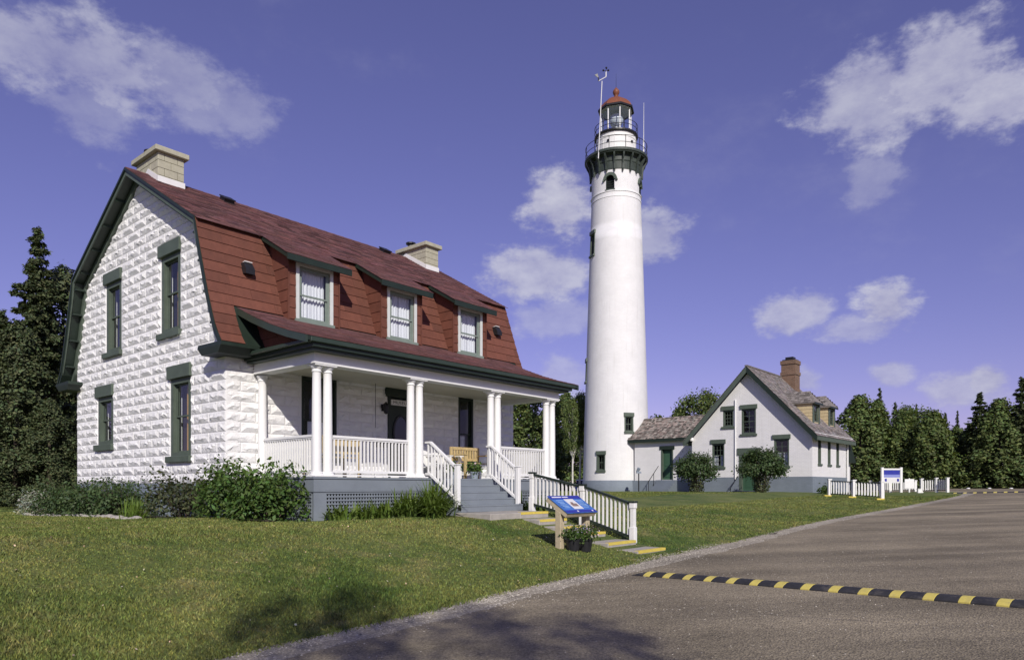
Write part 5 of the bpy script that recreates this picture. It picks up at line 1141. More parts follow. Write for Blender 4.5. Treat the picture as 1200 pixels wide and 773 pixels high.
cen = (pL + pR) / 2; tl = R(33); upv = -nrmw * math.cos(tl) + Vector((0, 0, math.sin(tl))); cn = cen + Vector((0, 0, 1.13)); nv = dirw.cross(upv).normalized()
nv = nv if nv.z > 0 else -nv
def panel(w, h, t0, t1, dx=0, dy=0):
    g = G(); c = cn + dirw * dx + upv * dy; d, n = dirw * w / 2, upv * h / 2
    g.hexa([c - d - n + nv * t0, c + d - n + nv * t0, c + d + n + nv * t0, c - d + n + nv * t0], [c - d - n + nv * t1, c + d - n + nv * t1, c + d + n + nv * t1, c - d + n + nv * t1]); return g
PW, PH = .86, .50
fr = panel(PW, PH, -.10, -.012).build('timber_frame', M_wood, sign, bevel=.008)
def flat(name, col, **k): return mat(name, col, k.get('rough', .3), k.get('var', .12), k.get('scale', 9), spec=.4)
face = panel(PW + .02, PH + .02, -.012, .0).build('panel_face', flat('sign_blue', (.055, .16, .46), var=.35, scale=6), sign)
panel(PW + .018, .10, .0005, .0025, 0, PH / 2 - .045).build('title_band', flat('sign_navy', (.03, .04, .30)), face); panel(PW + .018, .075, .0005, .0025, 0, -PH / 2 + .035).build('footer_band', MATS['sign_navy'], face)
panel(.27, .30, .0005, .003, .02, -.0).build('picture', flat('sign_paper', (.68, .68, .66), var=.05), face)
panel(.17, .085, .0032, .0042, .02, -.03).build('picture_building', flat('sign_sepia', (.25, .17, .13), var=.4, scale=30), face); panel(.07, .05, .0032, .0044, .0, .03).build('picture_building', MATS['sign_sepia'], face)
for dx in (-.27, .29):
    for i in range(6): panel(.19 - .02 * (i % 3), .012, .0005, .0022, dx, .11 - .042 * i).build('text_line', flat('sign_pale_text', (.35, .55, .80), var=.1), face)
panel(.26, .028, .003, .004, -.24, PH / 2 - .04).build('title_text', flat('sign_white_text', (.8, .8, .85), var=.02), face); panel(.16, .026, .003, .004, .0, PH / 2 - .04).build('title_text', MATS['sign_white_text'], face)
for dx in (-.1, .33): panel(.035, .035, .003, .004, dx, -PH / 2 + .035).build('emblem', MATS['sign_white_text'], face)
# planters of flowers under the sign
def leaf_cloud(name, pts, size, m, parent, tone=(.6, 1.4), updown=.5, hue=.12, aspect=.5, out=None, fold=True):
    n = len(pts); pts = np.asarray(pts, float); a = RNG.normal(size=(n, 3)); a[:, 2] = np.abs(a[:, 2]) * updown + .1
    if out is not None: a += out
    nrm_ = a / np.linalg.norm(a, axis=1)[:, None]; t = RNG.normal(size=(n, 3)); t -= (t * nrm_).sum(1)[:, None] * nrm_; t /= np.linalg.norm(t, axis=1)[:, None]; b = np.cross(nrm_, t)
    s = size * RNG.uniform(.6, 1.35, n)[:, None]; w_ = s * aspect
    tip = pts + t * s; base = pts - t * s * .7; l = pts + b * w_ + nrm_ * s * .12; r = pts - b * w_ + nrm_ * s * .12
    V = np.stack([base, l, tip, r], 1).reshape(-1, 3).astype(np.float32)
    me = bpy.data.meshes.new(name); me.vertices.add(4 * n); me.vertices.foreach_set('co', V.ravel()); me.loops.add(4 * n); me.loops.foreach_set('vertex_index', np.arange(4 * n, dtype=np.int32)); me.polygons.add(n); me.polygons.foreach_set('loop_start', np.arange(0, 4 * n, 4, dtype=np.int32)); me.update(calc_edges=True)
    k = RNG.uniform(*tone, n); tn = np.stack([k * RNG.uniform(1 - hue, 1 + hue * 1.6, n), k, k * RNG.uniform(1 - hue, 1 + hue, n)], 1); o = link(name, me, m, parent); set_tone(me, tn); return o
F_shrub = foliage('shrub_leaf', (.070, .125, .030), .3); F_dark = foliage('dark_shrub_leaf', (.052, .088, .030), .22); F_lily = foliage('lily_leaf', (.105, .165, .035), .35); F_silver = foliage('silver_leaf', (.33, .37, .30), .2)
F_cedar = foliage('cedar_spray', (.090, .128, .040), .2, .7); F_spruce = foliage('spruce_needles', (.066, .088, .038), .12, .7); F_birch = foliage('broad_leaf', (.098, .138, .042), .3, .6)
F_flower = foliage('pale_mauve_petal', (.50, .42, .55), .3)
def planter(x, y, sc, label):
    z = ground_z(x, y); t = thing('flower_planter', label, 'planter', (x, y, z), group='planters of flowers under the blue sign')
    g = G(); g.lathe([(.10 * sc, .0), (.125 * sc, .0), (.165 * sc, .23 * sc), (.18 * sc, .235 * sc), (.18 * sc, .255 * sc), (.15 * sc, .255 * sc), (.145 * sc, .21 * sc)], 16, caps=False); g.build('pot', mat('black_plastic', (.02, .02, .022), .45, .2, 12), t); G().lathe([(.0, .215 * sc), (.148 * sc, .215 * sc)], 16, caps=False).build('pot_soil', M_soil, t)
    n = 420; p = RNG.normal(size=(n, 3)) * [.12 * sc, .12 * sc, .075 * sc] + [0, 0, .36 * sc]; leaf_cloud('foliage', p, .032, F_shrub, t, (.5, 1.3))
    p = RNG.normal(size=(70, 3)) * [.13 * sc, .13 * sc, .05 * sc] + [0, 0, .45 * sc]; leaf_cloud('blossoms', p, .016, F_flower, t, (.6, 1.3), 1, .3, .8)
planter(1.03, 12.02, .78, 'left black pot of mauve flowers under the blue sign'); planter(1.24, 12.20, .85, 'right black pot of mauve flowers under the blue sign')
# speed bump across the road
M_rub = mat('black_rubber', (.03, .03, .033), .75, .25, 10, .3, 60, (.15, .135, .115), .75); M_yrub = mat('yellow_rubber', (.60, .50, .12), .65, .12, 16, .2, 60, (.30, .26, .16), .75)
def speed_bump(A, B, n, label, wid=.30, hgt=.055):
    A, B = Vector(A), Vector(B); d = (B - A); L_ = d.length; d.normalize(); nn = Vector((-d.y, d.x, 0)); t = thing('speed_bump', label, 'speed bump', (A.x, A.y, float(zroad(A.x)) + .006)); step = L_ / n
    prof = [(-.5, -.01), (-.5, .012), (-.36, .032), (-.18, .050), (0, .055), (.18, .050), (.36, .032), (.5, .012), (.5, -.01)]
    def seg(s0, s1, taper, m, nm):
        g = G(); vs = []
        for s, k in ((s0, taper[0]), (s1, taper[1])):
            p = d * s; zz = float(zroad(A.x + p.x)) - float(zroad(A.x))
            vs += [(p.x + nn.x * a * wid, p.y + nn.y * a * wid, zz + h * hgt / .055 * k + .0) for a, h in prof]
        m_ = len(prof); g.add(vs, [(i, i + 1, m_ + i + 1, m_ + i) for i in range(m_ - 1)] + [tuple(range(m_)), tuple(range(2 * m_ - 1, m_ - 1, -1))]); g.build(nm, m, t, bevel=.003)
    seg(0, .20, (.15, 1), M_rub, 'end_piece')
    for i in range(n):
        s = .20 + i * step; seg(s + .002, s + step * .34, (1, 1), M_yrub, 'yellow_segment'); seg(s + step * .34 + .002, s + step - .002, (1, 1), M_rub, 'black_segment')
speed_bump((1.78, 10.08), (6.05, 5.35), 20, 'black and yellow striped speed bump crossing the gravel in front')
speed_bump((24.9, 40.6), (31.5, 35.3), 18, 'far black and yellow speed bump at the bend of the road', .4, .06)

# ------------------------------------------------------------------ planting along the house
def shrub(name, label, cat, u, v, h, r, nleaf, size, m, stems=7, tone=(.5, 1.4), spiky=.0, group=None, world=None, asp=.45):
    p0 = hl(u, v) if world is None else Vector((*world, 0)); z = ground_z(p0.x, p0.y); t = thing(name, label, cat, (p0.x, p0.y, z - .02), group=group)
    pts = []; out = []
    tips = [(RNG.uniform(.25, 1) * r * math.cos(a), RNG.uniform(.25, 1) * r * math.sin(a), h * RNG.uniform(.55, 1.0)) for a in RNG.uniform(0, 6.28, stems * 5)]
    for k in range(nleaf):
        tx, ty, tz = tips[int(RNG.integers(len(tips)))]; s = RNG.uniform(.15, 1) ** .75; q = np.array([tx * s, ty * s, tz * s]) + RNG.normal(size=3) * (.05 + .05 * r)
        if RNG.random() < .35: a = RNG.uniform(0, 6.28); zz = RNG.uniform(.03, .6); q = np.array([r * .9 * math.cos(a) * math.sqrt(1 - zz * zz * .5), r * .9 * math.sin(a) * math.sqrt(1 - zz * zz * .5), h * zz]) + RNG.normal(size=3) * .06
        q[2] = max(q[2], .02); pts.append(q); out.append(np.array([q[0] / r, q[1] / r, .25]) * .9)
    g = G()
    for (tx, ty, tz) in tips[:stems * 3]: g.tube((tx * .12, ty * .12, 0), (tx * .95, ty * .95, tz * .97), .009, .003, n=4, caps=False)
    st = g.build('stems', M_bark, t, fix=False); st['kind'] = 'stuff'
    leaf_cloud('foliage', np.array(pts), size, m, t, tone, .6, .15, asp, np.array(out)); return t
GP = 'shrubs along the foundation'
shrub('rose_bush', 'dark leafy bush at the far left corner of the block house', 'shrub', -.60, 6.75, .86, .78, 2900, .045, F_dark, group=GP)
shrub('rose_bush', 'dark leafy bush below the smallest lower window of the block house', 'shrub', -.60, 5.55, .90, .8, 2900, .045, F_dark, group=GP)
shrub('rose_bush', 'dark leafy bush between the two lower gable windows', 'shrub', -.62, 4.3, .88, .8, 2900, .045, F_dark, group=GP)
shrub('rose_bush', 'dark leafy bush left of the cellar window', 'shrub', -.60, 3.15, .74, .62, 2000, .045, F_dark, group=GP)
F_mix = foliage('reddish_shrub_leaf', (.062, .078, .035), .25)
shrub('mixed_bush', 'dull green bush right of the cellar window at the house corner', 'shrub', -.48, .75, .92, .72, 2600, .045, F_mix, group=GP)
shrub('tall_bush', 'bright green leafy bush before the corner of the block house', 'shrub', -.02, -.55, 1.14, .76, 3400, .052, F_shrub, stems=10, tone=(.55, 1.6), group=GP)
shrub('tall_bush', 'bright green bush covering the left end of the porch base', 'shrub', .12, -1.45, 1.04, .74, 3400, .052, F_shrub, stems=10, tone=(.55, 1.6), group=GP)
p_ = Vector((-12.62, 19.6, 0)); shrub('silver_bush', 'pale silvery bush at the left edge beyond the block house', 'shrub', 0, 0, .68, .42, 1300, .05, F_silver, world=tuple(hl(-.95, 7.85))[:2], asp=.22, tone=(.75, 1.2))
def blade_clump(label, u, v, n, h, spread, m, wide=.019, name='lily_clump', group='leafy clumps beside the porch', tone=(.6, 1.45)):
    p0 = hl(u, v); z = ground_z(p0.x, p0.y); t = thing(name, label, 'plant', (p0.x, p0.y, z - .02), group=group); V = []; Fs = []; tones = []
    for i in range(n):
        a = RNG.uniform(0, 6.28); L_ = h * RNG.uniform(.7, 1.35); lean = RNG.uniform(.3, 1.5) * spread; bx, by = RNG.normal(0, .10, 2); w = wide * RNG.uniform(.7, 1.3); ca, sa = math.cos(a), math.sin(a); k0 = len(V); kk_ = RNG.uniform(*tone); S = 5
        for j in range(S + 1):
            s = j / S; r_ = lean * s ** 1.4; zz = max(.005, L_ * (s * 1.35 - (.62 * s * s) * (.35 + lean / max(spread, .01)))); ww = w * (1 - s ** 2.2) + .0008
            V += [(bx + ca * r_ - sa * ww, by + sa * r_ + ca * ww, zz), (bx + ca * r_ + sa * ww, by + sa * r_ - ca * ww, zz)]
        for j in range(S): Fs.append((k0 + 2 * j, k0 + 2 * j + 1, k0 + 2 * j + 3, k0 + 2 * j + 2)); tones.append((kk_ * RNG.uniform(.95, 1.15), kk_, kk_ * .9))
    o = G(); o.v, o.f = V, Fs; c = o.build('leaves', m, t, fix=False); set_tone(c.data, tones); return t
for (lab, u, v, n, h, sp) in [('small daylily clump at the left end of the porch lattice', .95, -2.42, 70, .34, .26), ('low daylily clump left of the lattice middle', 1.45, -2.44, 90, .33, .3), ('low daylily clump under the lattice middle', 1.95, -2.44, 110, .36, .32), ('daylily clump at the right end of the lattice', 2.5, -2.50, 170, .52, .42),
                              ('large daylily clump against the left side of the porch stairs', 3.02, -2.66, 300, .68, .58), ('daylily clump before the left stair stringer', 2.78, -2.98, 200, .46, .46)]:
    blade_clump(lab, u, v, n, h, sp, F_lily)
blade_clump('leafy green clump right of the porch stairs', 5.78, -2.62, 120, .48, .22, F_shrub, .022)
blade_clump('green clump behind the picket handrail', 6.5, -2.65, 130, .42, .3, F_lily); blade_clump('green clump under the right porch lattice', 7.4, -2.6, 110, .36, .3, F_lily)
blade_clump('tall pale iris clump below the cellar window', -.85, 2.1, 150, .44, .2, F_lily, .012, tone=(.9, 1.7)); blade_clump('short pale iris clump in front of the cellar window', -1.0, 1.55, 110, .34, .18, F_lily, .012, tone=(.9, 1.7))
# soil bed with stone edging
g = G(); bed = [(-.02, -1.9), (-.2, -1.9), (-.35, -1.2), (-1.0, 1), (-1.12, 4), (-1.12, 7.6), (-.9, 8.7), (-.02, 8.5)]
vs = [];
for (u, v) in bed: q = hl(u, v); vs.append((q.x, q.y, ground_z(q.x, q.y) + .012))
for (u, v) in bed: q = hl(min(u + .55, -.02), v); vs.append((q.x, q.y, ground_z(q.x, q.y) + .02))
n = len(bed); g.add(vs, [(i, i + 1, n + i + 1, n + i) for i in range(n - 1)]); o = g.build('flower_bed', M_soil, fix=False); o['kind'] = 'structure'
k = 0; v = 1.0
while v < 7.9:
    L_ = random.uniform(.16, .34); q = hl(-1.16 + random.uniform(-.03, .03), v + L_ / 2); g = G(); g.lathe([(.02, -.05), (.9, -.04), (1, .25), (.85, .7), (.4, .95), (.02, 1.0)], 9, caps=False); s = g.build('edging_stone', M_conc, smooth=False, fix=False); s.location = (q.x, q.y, ground_z(q.x, q.y) - .01); s.scale = (L_ * .5, .075 + random.random() * .03, .055 + random.random() * .03); s.rotation_euler = (0, 0, HROT + R(90) + random.uniform(-.2, .2))
    s.name = 'edging_stone'; tag(s, 'flat pale stone in the edging row along the gable flower bed', 'stone', 'edging stones of the gable bed'); v += L_ + .02; k += 1

# ------------------------------------------------------------------ porch furniture
def bench(name, label, cat, u, v, rot, wd, m, arms=True, slats=9, sh=.40, bh=.80, sw=.028):
    p = hl(u, v, DK); t = thing(name, label, cat, (p.x, p.y, p.z), HROT + rot)
    for sx in (-1, 1):
        for yy, hh in ((-.24, sh if not arms else .58), (.24, bh)): G().box(sx * wd / 2 - .03, sx * wd / 2 + .03, yy - .03, yy + .03, 0, hh).build('leg', m, t, bevel=.004)
        if arms: G().box(sx * wd / 2 - .045, sx * wd / 2 + .045, -.29, .24, .58, .61).build('armrest', m, t, bevel=.004)
    for i in range(5): y = -.25 + i * .105; G().box(-wd / 2 + .03, wd / 2 - .03, y, y + .085, sh - .02, sh).build('seat_slat', m, t)
    G().box(-wd / 2 + .03, wd / 2 - .03, .215, .255, bh - .07, bh).build('back_rail', m, t); G().box(-wd / 2 + .03, wd / 2 - .03, .215, .255, sh + .06, sh + .12).build('back_rail', m, t)
    for i in range(slats): x = -wd / 2 + .06 + (wd - .12) * (i + .5) / slats; G().box(x - sw, x + sw, .225, .245, sh + .12, bh - .07).build('back_slat', m, t)
    return t
bench('porch_bench', 'yellow pine slat bench behind the left porch railing', 'bench', 1.42, -1.5, math.pi, .95, M_pine, slats=7, sw=.055); bench('garden_bench', 'pale wooden bench on the porch at the top of the stairs', 'bench', 5.82, -1.1, 0, .95, M_pine, slats=9)
def adirondack(label, u, v, rot):
    p = hl(u, v, DK); t = thing('lounge_chair', label, 'chair', (p.x, p.y, p.z), HROT + rot, 'white lounge chairs on the porch')
    for i in range(6):
        x = -.25 + i * .1; h = .93 - .10 * abs(i - 2.5) / 2.5 * 1.2; g = G(); g.hexa([(x - .043, .10, .30), (x + .043, .10, .30), (x + .043, .12, .30), (x - .043, .12, .30)], [(x * 1.1 - .045, .34, h), (x * 1.1 + .045, .34, h), (x * 1.1 + .045, .36, h), (x * 1.1 - .045, .36, h)]); g.build('back_slat', M_white, t)
    for i in range(5): y = -.40 + i * .105; G().box(-.27, .27, y, y + .09, .36 - i * .03, .38 - i * .03).build('seat_slat', M_white, t)
    for s in (-1, 1):
        G().box(s * .33 - .07, s * .33 + .07, -.42, .30, .55, .575).build('armrest', M_white, t, bevel=.004); G().box(s * .30 - .02, s * .30 + .02, -.42, -.32, 0, .55).build('leg', M_white, t); G().box(s * .30 - .02, s * .30 + .02, .18, .28, 0, .55).build('leg', M_white, t)
adirondack('white slatted lounge chair beside the porch column pair', 4.75, -.72, R(8)); adirondack('white slatted lounge chair nearer the wooden bench', 5.22, -.62, R(-6))
def pot(label, u, v):
    p = hl(u, v, DK); t = thing('porch_planter', label, 'planter', (p.x, p.y, p.z)); g = G(); g.lathe([(.06, 0), (.08, .0), (.105, .15), (.115, .15), (.115, .17), (.1, .17)], 14, caps=False); g.build('pot', M_found, t)
    q = RNG.normal(size=(260, 3)) * [.085, .085, .07] + [0, 0, .26]; leaf_cloud('foliage', q, .04, F_shrub, t, (.6, 1.6)); q = RNG.normal(size=(40, 3)) * [.08, .08, .04] + [0, 0, .33]; leaf_cloud('blossoms', q, .02, F_flower, t, (.9, 1.5), 1, .2, .8)
pot('grey pot of leafy flowers on the porch at the stair head', 5.28, -1.70); pot('small grey flower pot on the porch before the bench', 4.95, -1.35)

# ------------------------------------------------------------------ trees
def build_tree(kind, seed, h, r, leaf, nl, name, fm, tone):
    """returns (trunk mesh, limb mesh, crown mesh) for one tree form"""
    global RNG
    keep = RNG; RNG = np.random.default_rng(seed); rr = random.Random(seed); g = G(); lg = G(); pts = []; out = []
    if kind == 'spruce':
        g.tube((0, 0, -.3), (0, 0, h * .97), .018 * h, .01, n=7)
        z = h * .06; lev = 0
        while z < h * .985:
            t = z / h; L_ = r * (1 - t) ** .85 * rr.uniform(.75, 1.1) + .06; nb = 4 if t < .8 else 3; droop = .28 * (1 - t) + .02; z0_ = z
            for b in range(nb):
                z = z0_ + rr.uniform(-.12, .12)
                a = 2 * math.pi * (b + rr.random() * .7) / nb + lev * .8; Lb = L_ * rr.uniform(.65, 1.12); e = (Lb * math.cos(a), Lb * math.sin(a), z - Lb * droop + .12 * Lb)
                lg.tube((0, 0, z), e, .012 + .006 * (1 - t), .004, n=4, caps=False); m = max(5, int(nl * Lb / (h * r * 2.4)))
                for k in range(m):
                    s = rr.uniform(.12, 1.0); wdt = .20 * Lb * (1.15 - s) + .05; pts.append((e[0] * s + rr.gauss(0, wdt * .6), e[1] * s + rr.gauss(0, wdt * .6), z + (e[2] - z) * s + rr.gauss(0, .05) - .06 * rr.random())); out.append((math.cos(a) * .7, math.sin(a) * .7, .5))
            z = z0_ + (.17 + .13 * (1 - t)) * h / 10; lev += 1
    elif kind == 'cedar':
        g.tube((0, 0, -.3), (0, 0, h * .9), .02 * h, .02, n=7); nc = 170
        ph = [rr.uniform(0, 6.28) for _ in range(6)]
        for c in range(nc):
            t = (c + rr.random()) / nc; z = h * (.02 + .97 * t ** 1.05); a = rr.uniform(0, 6.28); env = r * (1 - t ** 1.7) ** .8 * (1 + .22 * math.sin(2 * a + ph[0] + 5 * t) + .16 * math.sin(3 * a + ph[1] - 9 * t)) + .08
            rad = env * rr.uniform(.45, 1.03); cx, cy = rad * math.cos(a), rad * math.sin(a); cs = (.16 + .16 * rr.random()) * (r * .62) * (1.15 - .55 * t)
            if c % 4 == 0: lg.tube((0, 0, z * .85), (cx * .9, cy * .9, z), .02, .006, n=4, caps=False)
            for k in range(int(nl / nc)):
                q = np.array([rr.gauss(0, 1), rr.gauss(0, 1), rr.gauss(0, 1) * 1.25]) * cs * .62; pts.append((cx + q[0], cy + q[1], max(.05, z + q[2]))); out.append((math.cos(a) * .8 + q[0] / cs * .6, math.sin(a) * .8 + q[1] / cs * .6, .35 + q[2] / cs * .5))
    else:
        lean = (rr.uniform(-.05, .05) * h, rr.uniform(-.05, .05) * h); top = (lean[0], lean[1], h * .72); g.tube((0, 0, -.3), (lean[0] * .5, lean[1] * .5, h * .4), .022 * h, .016 * h, n=8, caps=False); g.tube((lean[0] * .5, lean[1] * .5, h * .4), (lean[0], lean[1], h * .85), .016 * h, .004 * h, n=7, caps=False); nc = 64
        for c in range(nc):
            a = rr.uniform(0, 6.28); t = rr.random(); lo_ = .48 if kind == 'birch' else .26; z = h * (lo_ + (.98 - lo_) * t); env = r * math.sqrt(max(.04, 1 - ((t - .42) / .60) ** 2)); rad = env * rr.uniform(.35, 1.0); cx, cy = lean[0] * z / h + rad * math.cos(a), lean[1] * z / h + rad * math.sin(a); cs = r * rr.uniform(.15, .30)
            zb = z * rr.uniform(.55, .8); lg.tube((lean[0] * zb / h, lean[1] * zb / h, zb), (cx, cy, z), .010 * h * .5, .006, n=5, caps=False)
            for k in range(int(nl / nc)):
                q = np.array([rr.gauss(0, 1), rr.gauss(0, 1), rr.gauss(0, 1) * .75]) * cs * .62; pts.append((cx + q[0], cy + q[1], z + q[2])); out.append((q[0] / cs * .8, q[1] / cs * .8, .5 + q[2] / cs * .6))
    tk = g.build('trunk', M_birch if kind == 'birch' else M_bark, None, smooth=True, fix=False); lb = lg.build('limbs', M_birch if kind == 'birch' else M_bark, None, fix=False)
    cr = leaf_cloud('crown', np.array(pts), leaf, fm, None, tone, .6, .16, .55 if kind != 'spruce' else .32, np.array(out))
    RNG = keep; res = (tk.data, lb.data, cr.data)
    for o in (tk, lb, cr): bpy.data.objects.remove(o)
    return res
FORMS = {
    'cedar_a': build_tree('cedar', 1, 9, 2.9, .15, 15000, 'cedar', F_cedar, (.45, 1.65)), 'cedar_b': build_tree('cedar', 2, 10, 2.4, .15, 14000, 'cedar', F_cedar, (.4, 1.5)), 'cedar_c': build_tree('cedar', 3, 8, 3.2, .16, 15000, 'cedar', F_birch, (.45, 1.6)),
    'near_cedar': build_tree('cedar', 8, 9, 2.3, .085, 26000, 'cedar', F_spruce, (.5, 1.7)),
    'spruce_a': build_tree('spruce', 4, 12, 2.1, .17, 9000, 'spruce', F_spruce, (.5, 1.4)), 'spruce_b': build_tree('spruce', 5, 13, 1.5, .15, 5200, 'spruce', F_spruce, (.5, 1.4)), 'near_spruce': build_tree('spruce', 9, 11, 2.2, .10, 20000, 'spruce', F_spruce, (.5, 1.5)),
    'sparse_birch': build_tree('birch', 17, 11, 1.9, .11, 1500, 'birch', F_birch, (.6, 1.6)), 'broad_a': build_tree('broad', 6, 10, 3.6, .16, 12000, 'broad', F_birch, (.5, 1.6)), 'broad_b': build_tree('birch', 7, 11, 2.6, .15, 8000, 'birch', F_birch, (.6, 1.7)),
}
KINDN = {'cedar_a': 'cedar_tree', 'cedar_b': 'cedar_tree', 'cedar_c': 'cedar_tree', 'near_cedar': 'cedar_tree', 'spruce_a': 'spruce_tree', 'spruce_b': 'spruce_tree', 'near_spruce': 'spruce_tree', 'broad_a': 'leafy_tree', 'broad_b': 'birch_tree', 'sparse_birch': 'birch_tree'}
FORMH = {'cedar_a': 9, 'cedar_b': 10, 'cedar_c': 8, 'near_cedar': 9, 'spruce_a': 12, 'spruce_b': 13, 'near_spruce': 11, 'broad_a': 10, 'broad_b': 11, 'sparse_birch': 11}
def tree(form, px, Y, ytop, label, group, wide=1.0, rot=None, x=None, h=None):
    X = (px - 600) / 836.36 * Y if x is None else x; z = ground_z(X, Y); hh = h or (EYE + (570.5 - ytop) / 836.36 * Y - z); t = thing(KINDN[form], label, 'tree', (X, Y, z), rot if rot is not None else random.uniform(0, 6.28), group); s = hh / FORMH[form]; t.scale = (s * wide, s * wide, s)
    for nm, me in zip(('trunk', 'limbs', 'crown'), FORMS[form]):
        o = bpy.data.objects.new(nm, me); COL.objects.link(o); o.parent = t
    return t
GL, GM, GR = 'trees left of the block house', 'trees behind the porch and passage', 'trees at the end of the road'
tree('near_spruce', 44, 27, 262, 'tall dark spruce at the left edge of the photo', GL, 1.0, .3); tree('near_cedar', 74, 29, 318, 'dark cedar between the left edge and the gable', GL, 1.25, 1.1); tree('near_cedar', 20, 25, 380, 'dark cedar low at the far left edge', GL, 1.2, 2.2); tree('near_cedar', 58, 24.5, 470, 'short dense cedar beside the silver bush', GL, 1.5, 4.2)
tree('near_spruce', 98, 36, 340, 'spruce behind the rear corner of the block house', GL, 1.1, 2.0)
for (f, px, Y, yt, wd, lab) in [('cedar_a', 592, 70, 470, 1.1, 'cedar seen through the porch nearest the house wall'), ('broad_a', 622, 72, 462, 1.0, 'leafy tree seen between the last porch columns'), ('cedar_b', 640, 64, 478, 1.2, 'cedar directly behind the right porch columns'), ('broad_b', 671, 53.5, 468, .5, 'left white-trunked birch beside the tower foot'), ('broad_b', 679, 54.5, 462, .5, 'right white-trunked birch half hidden by the tower'), ('cedar_a', 662, 76, 464, 1.2, 'dense dark tree behind the birches left of the tower'),
                              ('broad_a', 700, 84, 470, 1.0, 'tree hidden behind the foot of the tower'), ('cedar_c', 770, 86, 490, 1.2, 'low dark tree behind the left end of the passage roof'), ('broad_a', 822, 80, 462, .85, 'dark leafy tree rising behind the passage roof beside the gable'), ('cedar_a', 795, 90, 480, 1.0, 'dark tree behind the middle of the passage roof')]:
    tree(f, px, Y, yt, lab, GM, wd)
for (f, px, Y, yt, wd, lab) in [('cedar_a', 1008, 60, 466, 1.3, 'large rounded cedar beside the keeper house'), ('cedar_b', 1028, 63, 470, 1.2, 'cedar just right of the rounded one by the keeper house'), ('spruce_b', 1031, 72, 453, 1.1, 'thin ragged spruce top above the cedars'), ('spruce_b', 1049, 74, 470, 1.2, 'spruce behind the far road sign'), ('spruce_b', 1074, 76, 472, .8, 'very narrow spruce spire in the middle of the right wood'), ('cedar_c', 1058, 60, 492, 1.1, 'bushy tree behind the far picket fence'), ('cedar_c', 1093, 58, 484, 1.15, 'lighter bushy tree at the end of the lawn'), ('broad_a', 1070, 66, 478, 1.0, 'leafy tree between the spruce spires'),
                              ('spruce_a', 1108, 70, 482, .8, 'left of the paired spruce spires at the right'), ('spruce_b', 1122, 72, 480, .8, 'right of the paired spruce spires at the right'), ('cedar_b', 1120, 60, 500, 1.1, 'dark cedar under the paired spires'), ('spruce_a', 1148, 56, 458, 1.5, 'big dark spruce at the right edge of the photo'), ('cedar_a', 1172, 55, 470, 1.3, 'dark cedar just past the right edge'), ('cedar_a', 1138, 58, 500, 1.2, 'dark cedar below the big right spruce'), ('spruce_a', 1198, 54, 440, 1.3, 'tall spruce past the right edge of the photo'), ('cedar_c', 1042, 68, 500, 1.3, 'low bushy tree filling between the cedars')]:
    tree(f, px, Y, yt, lab, GR, wd)
for i, (f, px, Y, yt) in enumerate([('cedar_c', 965, 92, 512), ('cedar_a', 1000, 88, 505), ('cedar_c', 1040, 84, 508), ('cedar_a', 1085, 80, 505), ('cedar_c', 1125, 74, 505), ('cedar_a', 1160, 70, 495), ('cedar_c', 1195, 66, 490)]):
    tree(f, px, Y, yt, 'far tree low behind the right wood, %s' % ['leftmost of its row', 'second from the keeper house', 'behind the far road sign', 'behind the lighter bushy tree', 'below the paired spires', 'behind the big right spruce', 'rightmost of its row'][i], 'far trees behind the right wood', 1.5)
for i, (f, px, Y, yt) in enumerate([('near_cedar', 30, 40, 430), ('near_cedar', 5, 34, 400), ('near_cedar', 75, 42, 420)]):
    tree(f, px, Y, yt, ['farther dark cedar behind the left edge spruce', 'farther dark cedar outside the left edge', 'farther dark cedar close behind the gable corner'][i], GL, 1.6)
for i, (x_, y_, h_) in enumerate([(-24, 27, 9), (-29, 33, 10), (-35, 30, 9), (-30, 42, 11), (-42, 38, 10)]):
    tree(['near_cedar', 'near_spruce'][i % 2], 0, y_, 0, 'dark conifer outside the left edge of the photo, %s' % ['nearest the silver bush', 'behind the nearest one', 'leftmost near the lawn', 'far behind the others', 'farthest out'][i], 'conifers outside the left edge', 1.5, None, x_, h_)
# trees behind the camera whose tops shade the near bank
for x, y, h, f in ((1.35, -9.6, 11.4, 'sparse_birch'), (2.3, -9.8, 12.0, 'sparse_birch'), (3.7, -10.3, 11.8, 'sparse_birch'), (4.6, -10.6, 11.5, 'sparse_birch')):
    tree(f, 0, y, 0, 'slim roadside birch behind the photographer', 'birches behind the photographer', .45, None, x, h)
